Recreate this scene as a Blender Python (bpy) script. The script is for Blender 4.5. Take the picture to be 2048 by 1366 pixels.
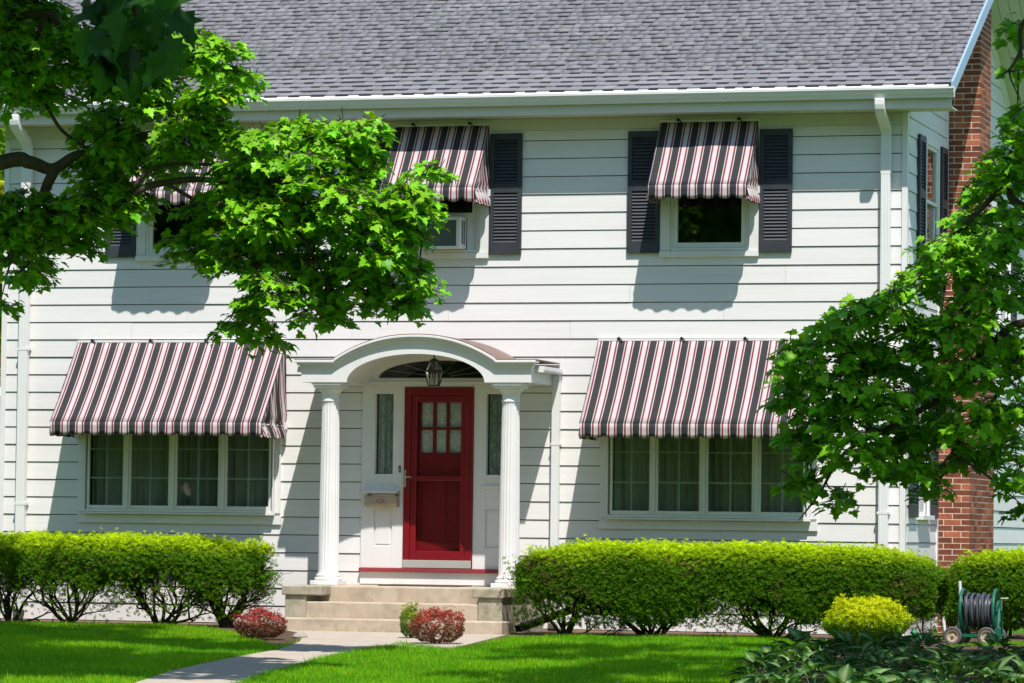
import bpy, math, random
import numpy as np
from mathutils import Vector, Matrix, Quaternion

for o in list(bpy.data.objects):
    bpy.data.objects.remove(o)
scene = bpy.context.scene
col = scene.collection
rng = np.random.default_rng(7)
random.seed(7)

# ------------------------------------------------------------------ camera
CAM = np.array([18.928, -43.558, 1.162])
FPX, YAW, PITCH, ROLL = 7855.475, 0.28193577, 0.04928297, 0.01264992   # 2048 px wide frame
fd = np.array([-math.sin(YAW) * math.cos(PITCH), math.cos(YAW) * math.cos(PITCH), math.sin(PITCH)])
r0 = np.array([math.cos(YAW), math.sin(YAW), 0.0])
u0 = np.cross(r0, fd)
rt = r0 * math.cos(ROLL) + u0 * math.sin(ROLL)
up = -r0 * math.sin(ROLL) + u0 * math.cos(ROLL)
cd = bpy.data.cameras.new('camera')
cam = bpy.data.objects.new('camera', cd)
col.objects.link(cam)
M = Matrix.Identity(4)
for i in range(3):
    M[i][0], M[i][1], M[i][2], M[i][3] = rt[i], up[i], -fd[i], CAM[i]
cam.matrix_world = M
cd.sensor_width = 36.0
cd.lens = FPX / 2048 * 36
cd.clip_start, cd.clip_end = 0.5, 2000
cd.dof.use_dof = True
cd.dof.focus_distance = 44.0
cd.dof.aperture_fstop = 20.0
scene.camera = cam

# ------------------------------------------------------------------ light
SUN = Vector((0.52, -1.0, 2.05)).normalized()
world = bpy.data.worlds.new('World')
scene.world = world
world.use_nodes = True
wn = world.node_tree
sky = wn.nodes.new('ShaderNodeTexSky')
sky.sky_type = 'NISHITA'
sky.sun_disc = False
sky.sun_elevation = math.asin(SUN.z)
sky.sun_rotation = math.atan2(SUN.x, SUN.y)
sky.air_density = 1.0
sky.dust_density = 0.3
sky.ozone_density = 2.5
bg = wn.nodes['Background']
bg.inputs['Strength'].default_value = 0.15
wn.links.new(sky.outputs[0], bg.inputs[0])
sd = bpy.data.lights.new('sun', 'SUN')
sd.energy = 5.0
sd.angle = math.radians(0.53)
sd.color = (1.0, 0.95, 0.895)
sun = bpy.data.objects.new('sun', sd)
sun.rotation_euler = SUN.to_track_quat('Z', 'Y').to_euler()
sun.location = (30, -50, 60)
col.objects.link(sun)
vs = scene.view_settings
vs.view_transform = 'Standard'
vs.look = 'None'
vs.gamma = 1.0
vs.use_curve_mapping = False
vs.exposure = 0.27
scene.cycles.max_bounces = 8
scene.cycles.transparent_max_bounces = 12
scene.cycles.use_denoising = True


# ------------------------------------------------------------------ survey helpers (photo pixel -> point of the place)
def ray(px, py):
    return (px - 1024) * rt - (py - 683) * up + FPX * fd


def at(px, py, y):
    v = ray(px, py)
    return CAM + v * ((y - CAM[1]) / v[1])


def gz(x, y):
    return 0.06 + (0.015 * (max(y, -60.0) + 2.3) if y < -2.3 else 0.0)


def G(px, py):
    v = ray(px, py)
    z = 0.0
    for _ in range(25):
        P = CAM + v * ((z - CAM[2]) / v[2])
        z = gz(P[0], P[1])
    return P


# ------------------------------------------------------------------ materials
def _nodes(name):
    m = bpy.data.materials.new(name)
    m.use_nodes = True
    nt = m.node_tree
    return m, nt, nt.nodes, nt.links, nt.nodes['Principled BSDF']


def pmat(name, c, rough=0.6, var=0.12, scale=6.0, stretch=(1, 1, 1), bump=0.0, bscale=60.0, rnd=0.0, tint=False,
         metallic=0.0, c2=None, c2amt=0.0, c2scale=3.0, spec=0.5):
    m, nt, N, L, b = _nodes(name)
    geo = N.new('ShaderNodeNewGeometry')
    mp = N.new('ShaderNodeMapping')
    mp.inputs['Scale'].default_value = stretch
    L.new(geo.outputs['Position'], mp.inputs[0])
    nz = N.new('ShaderNodeTexNoise')
    nz.inputs['Scale'].default_value = scale
    nz.inputs['Detail'].default_value = 6
    L.new(mp.outputs[0], nz.inputs[0])
    rm = N.new('ShaderNodeMapRange')
    rm.inputs[1].default_value = 0.25
    rm.inputs[2].default_value = 0.75
    rm.inputs[3].default_value = 1 - var
    rm.inputs[4].default_value = 1 + var
    L.new(nz.outputs[0], rm.inputs[0])
    val = rm.outputs[0]
    if rnd:
        oi = N.new('ShaderNodeObjectInfo')
        r2 = N.new('ShaderNodeMapRange')
        r2.inputs[3].default_value = 1 - rnd
        r2.inputs[4].default_value = 1 + rnd
        L.new(oi.outputs['Random'], r2.inputs[0])
        mu = N.new('ShaderNodeMath')
        mu.operation = 'MULTIPLY'
        L.new(val, mu.inputs[0])
        L.new(r2.outputs[0], mu.inputs[1])
        val = mu.outputs[0]
    base = N.new('ShaderNodeRGB')
    base.outputs[0].default_value = (*c, 1)
    cur = base.outputs[0]
    if c2:
        n2 = N.new('ShaderNodeTexNoise')
        n2.inputs['Scale'].default_value = c2scale
        n2.inputs['Detail'].default_value = 8
        n2.inputs['Roughness'].default_value = 0.65
        L.new(mp.outputs[0], n2.inputs[0])
        ra = N.new('ShaderNodeMapRange')
        ra.inputs[1].default_value = 0.45
        ra.inputs[2].default_value = 0.72
        ra.inputs[4].default_value = c2amt
        L.new(n2.outputs[0], ra.inputs[0])
        mx = N.new('ShaderNodeMix')
        mx.data_type = 'RGBA'
        L.new(ra.outputs[0], mx.inputs[0])
        L.new(cur, mx.inputs[6])
        mx.inputs[7].default_value = (*c2, 1)
        cur = mx.outputs[2]
    vm = N.new('ShaderNodeVectorMath')
    vm.operation = 'SCALE'
    L.new(cur, vm.inputs[0])
    L.new(val, vm.inputs['Scale'])
    cur = vm.outputs[0]
    if tint:
        a = N.new('ShaderNodeAttribute')
        a.attribute_name = 'tint'
        v2 = N.new('ShaderNodeVectorMath')
        v2.operation = 'MULTIPLY'
        L.new(cur, v2.inputs[0])
        L.new(a.outputs['Color'], v2.inputs[1])
        cur = v2.outputs[0]
    L.new(cur, b.inputs['Base Color'])
    b.inputs['Roughness'].default_value = rough
    b.inputs['Metallic'].default_value = metallic
    b.inputs['Specular IOR Level'].default_value = spec
    if bump:
        n3 = N.new('ShaderNodeTexNoise')
        n3.inputs['Scale'].default_value = bscale
        n3.inputs['Detail'].default_value = 5
        L.new(mp.outputs[0], n3.inputs[0])
        bp = N.new('ShaderNodeBump')
        bp.inputs['Strength'].default_value = bump
        bp.inputs['Distance'].default_value = 0.01
        L.new(n3.outputs[0], bp.inputs['Height'])
        L.new(bp.outputs[0], b.inputs['Normal'])
    return m


def leafmat(name, c, tr, gloss=0.25, rough=0.45, mix=0.45, rnd=0.0, var=0.15):
    """leaf: reflecting side + light coming through, tinted per leaf by the 'tint' attribute"""
    m, nt, N, L, b = _nodes(name)
    a = N.new('ShaderNodeAttribute')
    a.attribute_name = 'tint'
    geo = N.new('ShaderNodeNewGeometry')
    nz = N.new('ShaderNodeTexNoise')
    nz.inputs['Scale'].default_value = 14
    L.new(geo.outputs['Position'], nz.inputs[0])
    rm = N.new('ShaderNodeMapRange')
    rm.inputs[1].default_value = 0.3
    rm.inputs[2].default_value = 0.7
    rm.inputs[3].default_value = 1 - var
    rm.inputs[4].default_value = 1 + var
    L.new(nz.outputs[0], rm.inputs[0])
    val = rm.outputs[0]
    if rnd:
        oi = N.new('ShaderNodeObjectInfo')
        r2 = N.new('ShaderNodeMapRange')
        r2.inputs[3].default_value = 1 - rnd
        r2.inputs[4].default_value = 1 + rnd
        L.new(oi.outputs['Random'], r2.inputs[0])
        mu = N.new('ShaderNodeMath')
        mu.operation = 'MULTIPLY'
        L.new(val, mu.inputs[0])
        L.new(r2.outputs[0], mu.inputs[1])
        val = mu.outputs[0]

    def mul(cc):
        v1 = N.new('ShaderNodeVectorMath')
        v1.operation = 'SCALE'
        v1.inputs[0].default_value = cc
        L.new(val, v1.inputs['Scale'])
        v2 = N.new('ShaderNodeVectorMath')
        v2.operation = 'MULTIPLY'
        L.new(v1.outputs[0], v2.inputs[0])
        L.new(a.outputs['Color'], v2.inputs[1])
        return v2.outputs[0]
    L.new(mul(c), b.inputs['Base Color'])
    b.inputs['Roughness'].default_value = rough
    b.inputs['Specular IOR Level'].default_value = gloss
    t = N.new('ShaderNodeBsdfTranslucent')
    L.new(mul(tr), t.inputs[0])
    mx = N.new('ShaderNodeMixShader')
    mx.inputs[0].default_value = mix
    L.new(b.outputs[0], mx.inputs[1])
    L.new(t.outputs[0], mx.inputs[2])
    L.new(mx.outputs[0], N['Material Output'].inputs[0])
    return m


def glassmat(name, tintc=(0.75, 0.82, 0.78), refl=1.0):
    m, nt, N, L, b = _nodes(name)
    N.remove(b)
    tr = N.new('ShaderNodeBsdfTransparent')
    tr.inputs[0].default_value = (*tintc, 1)
    gl = N.new('ShaderNodeBsdfGlossy')
    gl.inputs['Roughness'].default_value = 0.015
    gl.inputs['Color'].default_value = (1, 1, 1, 1)
    geo = N.new('ShaderNodeNewGeometry')
    nz = N.new('ShaderNodeTexNoise')
    nz.inputs['Scale'].default_value = 2.0
    L.new(geo.outputs['Position'], nz.inputs[0])
    bp = N.new('ShaderNodeBump')
    bp.inputs['Strength'].default_value = 0.04
    bp.inputs['Distance'].default_value = 0.02
    L.new(nz.outputs[0], bp.inputs['Height'])
    L.new(bp.outputs[0], gl.inputs['Normal'])
    fr = N.new('ShaderNodeFresnel')
    fr.inputs[0].default_value = 1.5
    mu = N.new('ShaderNodeMath')
    mu.operation = 'MULTIPLY'
    mu.inputs[1].default_value = refl
    mu.use_clamp = True
    L.new(fr.outputs[0], mu.inputs[0])
    mx = N.new('ShaderNodeMixShader')
    L.new(mu.outputs[0], mx.inputs[0])
    L.new(tr.outputs[0], mx.inputs[1])
    L.new(gl.outputs[0], mx.inputs[2])
    L.new(mx.outputs[0], N['Material Output'].inputs[0])
    return m


def stripemat(name):
    """woven awning cloth: black / fine white / maroon / white bands across the UV's u (metres)"""
    m, nt, N, L, b = _nodes(name)
    uv = N.new('ShaderNodeUVMap')
    sx = N.new('ShaderNodeSeparateXYZ')
    L.new(uv.outputs[0], sx.inputs[0])
    dv = N.new('ShaderNodeMath')
    dv.operation = 'DIVIDE'
    dv.inputs[1].default_value = PERIOD
    L.new(sx.outputs[0], dv.inputs[0])
    fr = N.new('ShaderNodeMath')
    fr.operation = 'FRACT'
    L.new(dv.outputs[0], fr.inputs[0])
    cr = N.new('ShaderNodeValToRGB')
    cr.color_ramp.interpolation = 'CONSTANT'
    W, K, R = (0.53, 0.48, 0.48, 1), (0.040, 0.040, 0.042, 1), (0.19, 0.040, 0.058, 1)
    stops = [(0.0, W), (0.130, R), (0.238, W), (0.292, K), (0.708, W), (0.762, R), (0.870, W)]
    el = cr.color_ramp.elements
    el[0].position, el[0].color = stops[0]
    el[1].position, el[1].color = stops[1]
    for p, c in stops[2:]:
        e = el.new(p)
        e.color = c
    L.new(fr.outputs[0], cr.inputs[0])
    geo = N.new('ShaderNodeNewGeometry')
    nz = N.new('ShaderNodeTexNoise')
    nz.inputs['Scale'].default_value = 9
    nz.inputs['Detail'].default_value = 6
    L.new(geo.outputs['Position'], nz.inputs[0])
    rm = N.new('ShaderNodeMapRange')
    rm.inputs[3].default_value = 0.88
    rm.inputs[4].default_value = 1.1
    L.new(nz.outputs[0], rm.inputs[0])
    vm = N.new('ShaderNodeVectorMath')
    vm.operation = 'SCALE'
    L.new(cr.outputs[0], vm.inputs[0])
    L.new(rm.outputs[0], vm.inputs['Scale'])
    L.new(vm.outputs[0], b.inputs['Base Color'])
    b.inputs['Roughness'].default_value = 0.85
    b.inputs['Specular IOR Level'].default_value = 0.15
    n2 = N.new('ShaderNodeTexNoise')
    n2.inputs['Scale'].default_value = 5
    n2.inputs['Detail'].default_value = 3
    L.new(geo.outputs['Position'], n2.inputs[0])
    bp = N.new('ShaderNodeBump')
    bp.inputs['Strength'].default_value = 0.25
    bp.inputs['Distance'].default_value = 0.02
    L.new(n2.outputs[0], bp.inputs['Height'])
    L.new(bp.outputs[0], b.inputs['Normal'])
    t = N.new('ShaderNodeBsdfTranslucent')
    L.new(vm.outputs[0], t.inputs[0])
    mx = N.new('ShaderNodeMixShader')
    mx.inputs[0].default_value = 0.05
    L.new(b.outputs[0], mx.inputs[1])
    L.new(t.outputs[0], mx.inputs[2])
    L.new(mx.outputs[0], N['Material Output'].inputs[0])
    return m


PERIOD = 0.187
MT = dict(
    siding=pmat('white_siding_paint', (0.79, 0.77, 0.755), 0.55, 0.035, 5, (0.25, 1, 6), 0.12, 90, rnd=0.02, c2=(0.60, 0.58, 0.53), c2amt=0.20, c2scale=1.6),
    trim=pmat('white_trim_paint', (0.80, 0.785, 0.775), 0.45, 0.03, 4, bump=0.05, c2=(0.6, 0.57, 0.5), c2amt=0.15, c2scale=3),
    alu=pmat('white_aluminium', (0.80, 0.80, 0.79), 0.35, 0.03, 3, (0.3, 1, 1), c2=(0.55, 0.54, 0.50), c2amt=0.2),
    soffit=pmat('cream_soffit_paint', (0.66, 0.64, 0.57), 0.6, 0.04, 3),
    navy=pmat('charcoal_shutter_paint', (0.036, 0.041, 0.052), 0.5, 0.15, 8, bump=0.05, c2=(0.06, 0.06, 0.065), c2amt=0.4),
    red=pmat('dark_red_door_paint', (0.215, 0.008, 0.016), 0.30, 0.10, 6, c2=(0.15, 0.006, 0.01), c2amt=0.5),
    redsill=pmat('worn_red_sill_paint', (0.30, 0.035, 0.045), 0.5, 0.1, 8),
    nickel=pmat('satin_nickel', (0.55, 0.52, 0.44), 0.35, 0.05, 8, metallic=0.9),
    kick=pmat('grey_kick_plate', (0.42, 0.41, 0.37), 0.45, 0.06, 8),
    black=pmat('black_metal', (0.02, 0.02, 0.02), 0.4, 0.1, 8),
    brass=pmat('dull_brass', (0.25, 0.17, 0.05), 0.4, 0.1, 20, metallic=0.7),
    shingle=pmat('grey_roof_granules', (0.198, 0.199, 0.212), 0.92, 0.10, 60, bump=0.5, bscale=250, tint=True, rnd=0.0, c2=(0.30, 0.295, 0.31), c2amt=0.5, c2scale=1.5, spec=0.2),
    brick=pmat('red_brick', (0.29, 0.088, 0.048), 0.85, 0.25, 25, bump=0.4, bscale=90, rnd=0.5, c2=(0.38, 0.14, 0.06), c2amt=0.6, c2scale=7, spec=0.25),
    mortar=pmat('pale_mortar', (0.70, 0.56, 0.44), 0.95, 0.12, 30, bump=0.4, bscale=120, spec=0.2),
    concrete=pmat('old_concrete', (0.50, 0.41, 0.31), 0.9, 0.12, 10, bump=0.35, bscale=70, c2=(0.29, 0.235, 0.165), c2amt=0.9, c2scale=3, spec=0.25),
    mossy=pmat('mossy_concrete', (0.42, 0.37, 0.29), 0.95, 0.15, 9, bump=0.4, bscale=60, c2=(0.16, 0.17, 0.07), c2amt=0.9, c2scale=6, spec=0.2),
    walk=pmat('concrete_walk', (0.45, 0.385, 0.315), 0.9, 0.10, 8, bump=0.3, bscale=90, c2=(0.34, 0.29, 0.23), c2amt=0.6, c2scale=2.5, spec=0.25),
    foundation=pmat('tan_foundation', (0.36, 0.25, 0.18), 0.9, 0.15, 9, bump=0.3),
    roofmetal=pmat('brown_copper_roof', (0.17, 0.105, 0.085), 0.5, 0.15, 6, c2=(0.26, 0.18, 0.15), c2amt=0.5),
    soil=pmat('brown_mulch', (0.075, 0.048, 0.03), 0.95, 0.4, 30, bump=1.0, bscale=60, c2=(0.20, 0.14, 0.09), c2amt=0.8, c2scale=18, spec=0.15),
    lawn=pmat('lawn_turf', (0.045, 0.135, 0.005), 0.95, 0.3, 6, bump=0.6, bscale=90, c2=(0.11, 0.17, 0.010), c2amt=0.6, c2scale=2, spec=0.1),
    bark=pmat('maple_bark', (0.085, 0.066, 0.046), 0.9, 0.3, 14, (1, 1, 0.4), 0.7, 60, c2=(0.17, 0.15, 0.11), c2amt=0.6, spec=0.2),
    stem=pmat('yew_stems', (0.055, 0.038, 0.024), 0.9, 0.3, 20, bump=0.4, c2=(0.13, 0.10, 0.065), c2amt=0.6, spec=0.2),
    curtain=pmat('sheer_curtain', (0.62, 0.61, 0.58), 0.9, 0.10, 25, (1, 1, 0.1), spec=0.1),
    lace=pmat('white_lace_curtain', (0.72, 0.75, 0.68), 0.9, 0.35, 45, (1, 1, 0.6), spec=0.1),
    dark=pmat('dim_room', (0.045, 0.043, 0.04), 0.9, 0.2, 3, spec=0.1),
    muntin=pmat('white_muntin', (0.85, 0.88, 0.85), 0.5, 0.03),
    tan=pmat('tan_mailbox_paint', (0.44, 0.34, 0.25), 0.5, 0.08, 9),
    paper=pmat('letter_paper', (0.70, 0.66, 0.60), 0.8, 0.1, 30),
    mat=pmat('dark_doormat', (0.07, 0.06, 0.05), 0.95, 0.3, 40, bump=0.6),
    acgrille=pmat('ac_grille_grey', (0.11, 0.13, 0.12), 0.6, 0.1, 8),
    green=pmat('green_enamel', (0.010, 0.13, 0.075), 0.35, 0.1, 8),
    tyre=pmat('grey_tyre_rubber', (0.10, 0.09, 0.085), 0.85, 0.15, 20, bump=0.2),
    rim=pmat('dusty_wheel_rim', (0.50, 0.40, 0.30), 0.6, 0.2, 30, c2=(0.25, 0.17, 0.1), c2amt=0.6, c2scale=20),
    hose=pmat('grey_hose', (0.060, 0.068, 0.082), 0.42, 0.1, 12),
    pvc=pmat('grey_white_tube', (0.58, 0.56, 0.55), 0.5, 0.08, 8),
    drain=pmat('weathered_black_pipe', (0.045, 0.043, 0.038), 0.6, 0.25, 14, c2=(0.12, 0.11, 0.09), c2amt=0.6),
    greenpipe=pmat('bright_green_pipe', (0.02, 0.24, 0.10), 0.5, 0.1, 9),
    stone=pmat('edging_stone', (0.33, 0.29, 0.25), 0.9, 0.2, 14, bump=0.5),
    street=pmat('asphalt', (0.05, 0.05, 0.05), 0.9, 0.2, 10, bump=0.3),
    canvas=stripemat('striped_awning_cloth'),
    rake=pmat('blue_grey_rake', (0.30, 0.43, 0.56), 0.4, 0.05, 3),  # one even blue-grey tone for the whole board
    gapdark=pmat('black_groove_backing', (0.03, 0.03, 0.03), 0.9, 0.1, 8),  # near-black wall backing stands in for shade in the grooves between boards
    glass=glassmat('window_glass', (0.87, 0.91, 0.89), 0.85),
    doorglass=glassmat('door_glass', (0.96, 0.97, 0.96), 0.10),
    clearglass=glassmat('lantern_glass', (0.9, 0.92, 0.88), 1.2),
    maple=leafmat('maple_leaf', (0.190, 0.470, 0.013), (0.22, 0.52, 0.004), 0.25, 0.45, 0.25),
    bigleaf=leafmat('near_maple_leaf', (0.014, 0.060, 0.008), (0.05, 0.19, 0.005), 0.15, 0.5, 0.45, rnd=0.65),  # shade of the crown above is put into this dark base colour
    yew=leafmat('yew_leaf', (0.185, 0.315, 0.004), (0.36, 0.54, 0.004), 0.15, 0.6, 0.42),
    spirea=leafmat('golden_leaf', (0.42, 0.50, 0.004), (0.58, 0.66, 0.006), 0.2, 0.5, 0.4),
    lime=leafmat('lime_leaf', (0.17, 0.27, 0.006), (0.28, 0.42, 0.008), 0.2, 0.5, 0.4),
    barberry=leafmat('barberry_leaf', (0.27, 0.045, 0.030), (0.42, 0.06, 0.03), 0.35, 0.45, 0.35),
    hosta=leafmat('hosta_leaf', (1, 1, 1), (1.1, 1.3, 0.5), 0.16, 0.5, 0.22, rnd=0.3),
    blade=leafmat('grass_blade', (0.165, 0.400, 0.005), (0.28, 0.66, 0.004), 0.2, 0.55, 0.4),
    lily=leafmat('strap_leaf', (0.07, 0.17, 0.03), (0.14, 0.32, 0.04), 0.35, 0.45, 0.35),
    backleaf=leafmat('far_leaf', (0.09, 0.18, 0.012), (0.36, 0.60, 0.02), 0.2, 0.55, 0.4),
)


# ------------------------------------------------------------------ mesh helpers
LOC = {}


class MB:
    def __init__(self):
        self.v, self.f, self.uv = [], [], None

    def add(self, vs, fs):
        n = len(self.v)
        self.v += [tuple(map(float, p)) for p in vs]
        self.f += [tuple(i + n for i in f) for f in fs]

    def box(self, x0, x1, y0, y1, z0, z1):
        x0, x1 = min(x0, x1), max(x0, x1)
        y0, y1 = min(y0, y1), max(y0, y1)
        z0, z1 = min(z0, z1), max(z0, z1)
        self.add([(x0, y0, z0), (x1, y0, z0), (x1, y1, z0), (x0, y1, z0), (x0, y0, z1), (x1, y0, z1), (x1, y1, z1), (x0, y1, z1)],
                 [(0, 3, 2, 1), (4, 5, 6, 7), (0, 1, 5, 4), (1, 2, 6, 5), (2, 3, 7, 6), (3, 0, 4, 7)])

    def prism(self, poly, a, b, axis='y'):
        """poly in the plane across axis, extruded a..b; order of plane coords: y->(x,z), x->(y,z), z->(x,y)"""
        def P(p, t):
            return {'y': (p[0], t, p[1]), 'x': (t, p[0], p[1]), 'z': (p[0], p[1], t)}[axis]
        n = len(poly)
        vs = [P(p, a) for p in poly] + [P(p, b) for p in poly]
        fs = [tuple(range(n)), tuple(range(2 * n - 1, n - 1, -1))]
        fs += [(i, i + n, (i + 1) % n + n, (i + 1) % n) for i in range(n)]
        self.add(vs, fs)

    def tube(self, pts, r, n=8, cap=True, flat=None):
        pts = [np.array(p, float) for p in pts]
        rs = r if hasattr(r, '__len__') else [r] * len(pts)
        rings = []
        prev = None
        for i, p in enumerate(pts):
            t = pts[min(i + 1, len(pts) - 1)] - pts[max(i - 1, 0)]
            t = t / (np.linalg.norm(t) + 1e-9)
            if prev is None:
                a = np.array([0, 0, 1.0]) if abs(t[2]) < 0.9 else np.array([1.0, 0, 0])
                a = np.cross(t, a)
            else:
                a = prev - t * (prev @ t)
            a = a / (np.linalg.norm(a) + 1e-9)
            prev = a
            b = np.cross(t, a)
            rings.append([p + rs[i] * (math.cos(2 * math.pi * k / n) * a + math.sin(2 * math.pi * k / n) * b) for k in range(n)])
        vs = [q for R in rings for q in R]
        fs = []
        for i in range(len(pts) - 1):
            for k in range(n):
                fs.append((i * n + k, i * n + (k + 1) % n, (i + 1) * n + (k + 1) % n, (i + 1) * n + k))
        if cap:
            fs.append(tuple(range(n - 1, -1, -1)))
            fs.append(tuple((len(pts) - 1) * n + k for k in range(n)))
        self.add(vs, fs)

    def recttube(self, pts, w, d):
        """rectangular duct along a path lying in a plane x = const; w across x, d across the path"""
        pts = [np.array(p, float) for p in pts]
        vs, fs = [], []
        for i, p in enumerate(pts):
            t = pts[min(i + 1, len(pts) - 1)] - pts[max(i - 1, 0)]
            t /= np.linalg.norm(t)
            nrm = np.cross(np.array([1.0, 0, 0]), t)
            for sx, sn in ((-1, -1), (1, -1), (1, 1), (-1, 1)):
                vs.append(p + np.array([sx * w / 2, 0, 0]) + nrm * sn * d / 2)
        for i in range(len(pts) - 1):
            for k in range(4):
                fs.append((i * 4 + k, i * 4 + (k + 1) % 4, (i + 1) * 4 + (k + 1) % 4, (i + 1) * 4 + k))
        fs += [(3, 2, 1, 0), tuple((len(pts) - 1) * 4 + k for k in range(4))]
        self.add(vs, fs)

    def lathe(self, prof, c, n=24, axis='z', cap=True):
        vs, fs = [], []
        for r, h in prof:
            for k in range(n):
                a = 2 * math.pi * k / n
                p = (r * math.cos(a), r * math.sin(a), h)
                if axis == 'x':
                    p = (h, r * math.cos(a), r * math.sin(a))
                elif axis == 'y':
                    p = (r * math.cos(a), h, r * math.sin(a))
                vs.append((c[0] + p[0], c[1] + p[1], c[2] + p[2]))
        m = len(prof)
        for i in range(m - 1):
            for k in range(n):
                fs.append((i * n + k, i * n + (k + 1) % n, (i + 1) * n + (k + 1) % n, (i + 1) * n + k))
        if cap:
            fs += [tuple(range(n - 1, -1, -1)), tuple((m - 1) * n + k for k in range(n))]
        self.add(vs, fs)

    def grid(self, P):
        """P[i][j] points"""
        a, b = len(P), len(P[0])
        vs = [p for row in P for p in row]
        fs = [(i * b + j, i * b + j + 1, (i + 1) * b + j + 1, (i + 1) * b + j) for i in range(a - 1) for j in range(b - 1)]
        self.add(vs, fs)

    def build(self, name, mat, parent=None, smooth=False, bevel=0.0, fix=True):
        me = bpy.data.meshes.new(name)
        me.from_pydata(self.v, [], self.f)
        if self.uv is not None:
            ul = me.uv_layers.new(name='UVMap')
            for lp in me.loops:
                ul.data[lp.index].uv = self.uv[lp.vertex_index]
        me.materials.append(MT[mat])
        if fix:
            import bmesh
            b = bmesh.new()
            b.from_mesh(me)
            bmesh.ops.recalc_face_normals(b, faces=b.faces)
            b.to_mesh(me)
            b.free()
        if smooth:
            me.shade_smooth()
            try:
                me.set_sharp_from_angle(angle=math.radians(40))
            except Exception:
                pass
        me.update()
        o = link(name, me, parent)
        if bevel:
            m = o.modifiers.new('bevel', 'BEVEL')
            m.width = bevel
            m.segments = 2
            m.limit_method = 'ANGLE'
        return o


def link(name, me, parent=None):
    o = bpy.data.objects.new(name, me)
    col.objects.link(o)
    if parent:
        o.parent = parent
        l = LOC.get(parent.name)
        if l is not None:
            o.matrix_parent_inverse = Matrix.Translation(-l)
    return o


def thing(name, label, cat, loc, group=None):
    o = bpy.data.objects.new(name, None)
    o.empty_display_size = 0.2
    col.objects.link(o)
    o.location = loc
    LOC[o.name] = Vector(loc)
    o['label'] = label
    o['category'] = cat
    if group:
        o['group'] = group
    return o


def tag(o, label, cat, group=None):
    o['label'] = label
    o['category'] = cat
    if group:
        o['group'] = group
    return o


def struct(o):
    o['kind'] = 'structure'
    return o


def stuff(o):
    o['kind'] = 'stuff'
    return o


def npmesh(name, V, F, mat, parent=None, tint=None, smooth=False):
    """V (n,3), F (m,k) arrays -> mesh object"""
    me = bpy.data.meshes.new(name)
    V = np.ascontiguousarray(V, np.float32)
    F = np.ascontiguousarray(F, np.int32)
    k = F.shape[1]
    me.vertices.add(len(V))
    me.vertices.foreach_set('co', V.ravel())
    me.loops.add(F.size)
    me.loops.foreach_set('vertex_index', F.ravel())
    me.polygons.add(len(F))
    me.polygons.foreach_set('loop_start', np.arange(0, F.size, k, dtype=np.int32))
    me.polygons.foreach_set('loop_total', np.full(len(F), k, np.int32))
    if tint is not None:
        ca = me.color_attributes.new('tint', 'FLOAT_COLOR', 'POINT')
        t = np.ones((len(V), 4), np.float32)
        t[:, :3] = tint
        ca.data.foreach_set('color', t.ravel())
    me.materials.append(MT[mat])
    me.update(calc_edges=True)
    if smooth:
        me.shade_smooth()
    return link(name, me, parent)


def unit(v):
    return v / (np.linalg.norm(v, axis=-1, keepdims=True) + 1e-9)


def scatter(TV, TF, pos, nrm, fwd, size, tint=None, ttint=None):
    """instances of a small template (x right, y forward, z normal) baked into arrays"""
    nrm = unit(nrm)
    x = unit(np.cross(fwd, nrm))
    y = np.cross(nrm, x)
    n, k = len(pos), len(TV)
    S = size[:, None, None]
    V = pos[:, None, :] + S * (TV[None, :, 0:1] * x[:, None, :] + TV[None, :, 1:2] * y[:, None, :] + TV[None, :, 2:3] * nrm[:, None, :])
    F = TF[None] + (np.arange(n) * k)[:, None, None]
    T = None
    if tint is not None:
        T = np.repeat(tint[:, None, :], k, 1)
        if ttint is not None:
            T = T * ttint[None]
        T = T.reshape(-1, 3)
    return V.reshape(-1, 3), F.reshape(-1, TF.shape[1]), T


def vnoise(p, s=1.0, seed=0):
    """cheap smooth 3-D noise, about -1..1"""
    q = np.asarray(p) * s + seed * 17.3
    a = np.sin(q[..., 0] * 1.7 + 1.3 * np.sin(q[..., 1] * 1.1 + seed)) + np.sin(q[..., 1] * 2.1 + 1.7 * np.sin(q[..., 2] * 1.3))
    b = np.sin(q[..., 2] * 1.9 + 1.1 * np.sin(q[..., 0] * 1.5)) + np.sin((q[..., 0] + q[..., 1] + q[..., 2]) * 1.3)
    return (a + b) / 4


# leaf templates -------------------------------------------------------------
def maple_template(full=True):
    if full:
        R = [(0.07, -0.02), (0.27, -0.09), (0.27, 0.08), (0.54, 0.17), (0.42, 0.29), (0.57, 0.47), (0.31, 0.45), (0.20, 0.60), (0.22, 0.77), (0.08, 0.82)]
    else:
        R = [(0.25, -0.06), (0.30, 0.12), (0.56, 0.30), (0.26, 0.50), (0.18, 0.78)]
    pts = [(0, 0.03)] + R + [(0, 1.02)] + [(-a, b) for a, b in R[::-1]]
    V = [(0.0, 0.36, 0.0)] + [(x, y, 0.0) for x, y in pts]
    V = np.array(V)
    V[:, 2] = 0.22 * np.abs(V[:, 0]) - 0.30 * np.clip(V[:, 1] - 0.3, 0, None) ** 2
    V[:, 1] -= 0.0
    n = len(pts)
    F = np.array([(0, 1 + i, 1 + (i + 1) % n) for i in range(n)])
    return V, F


MAPLE = maple_template()
MAPLE_LO = maple_template(False)


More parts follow.
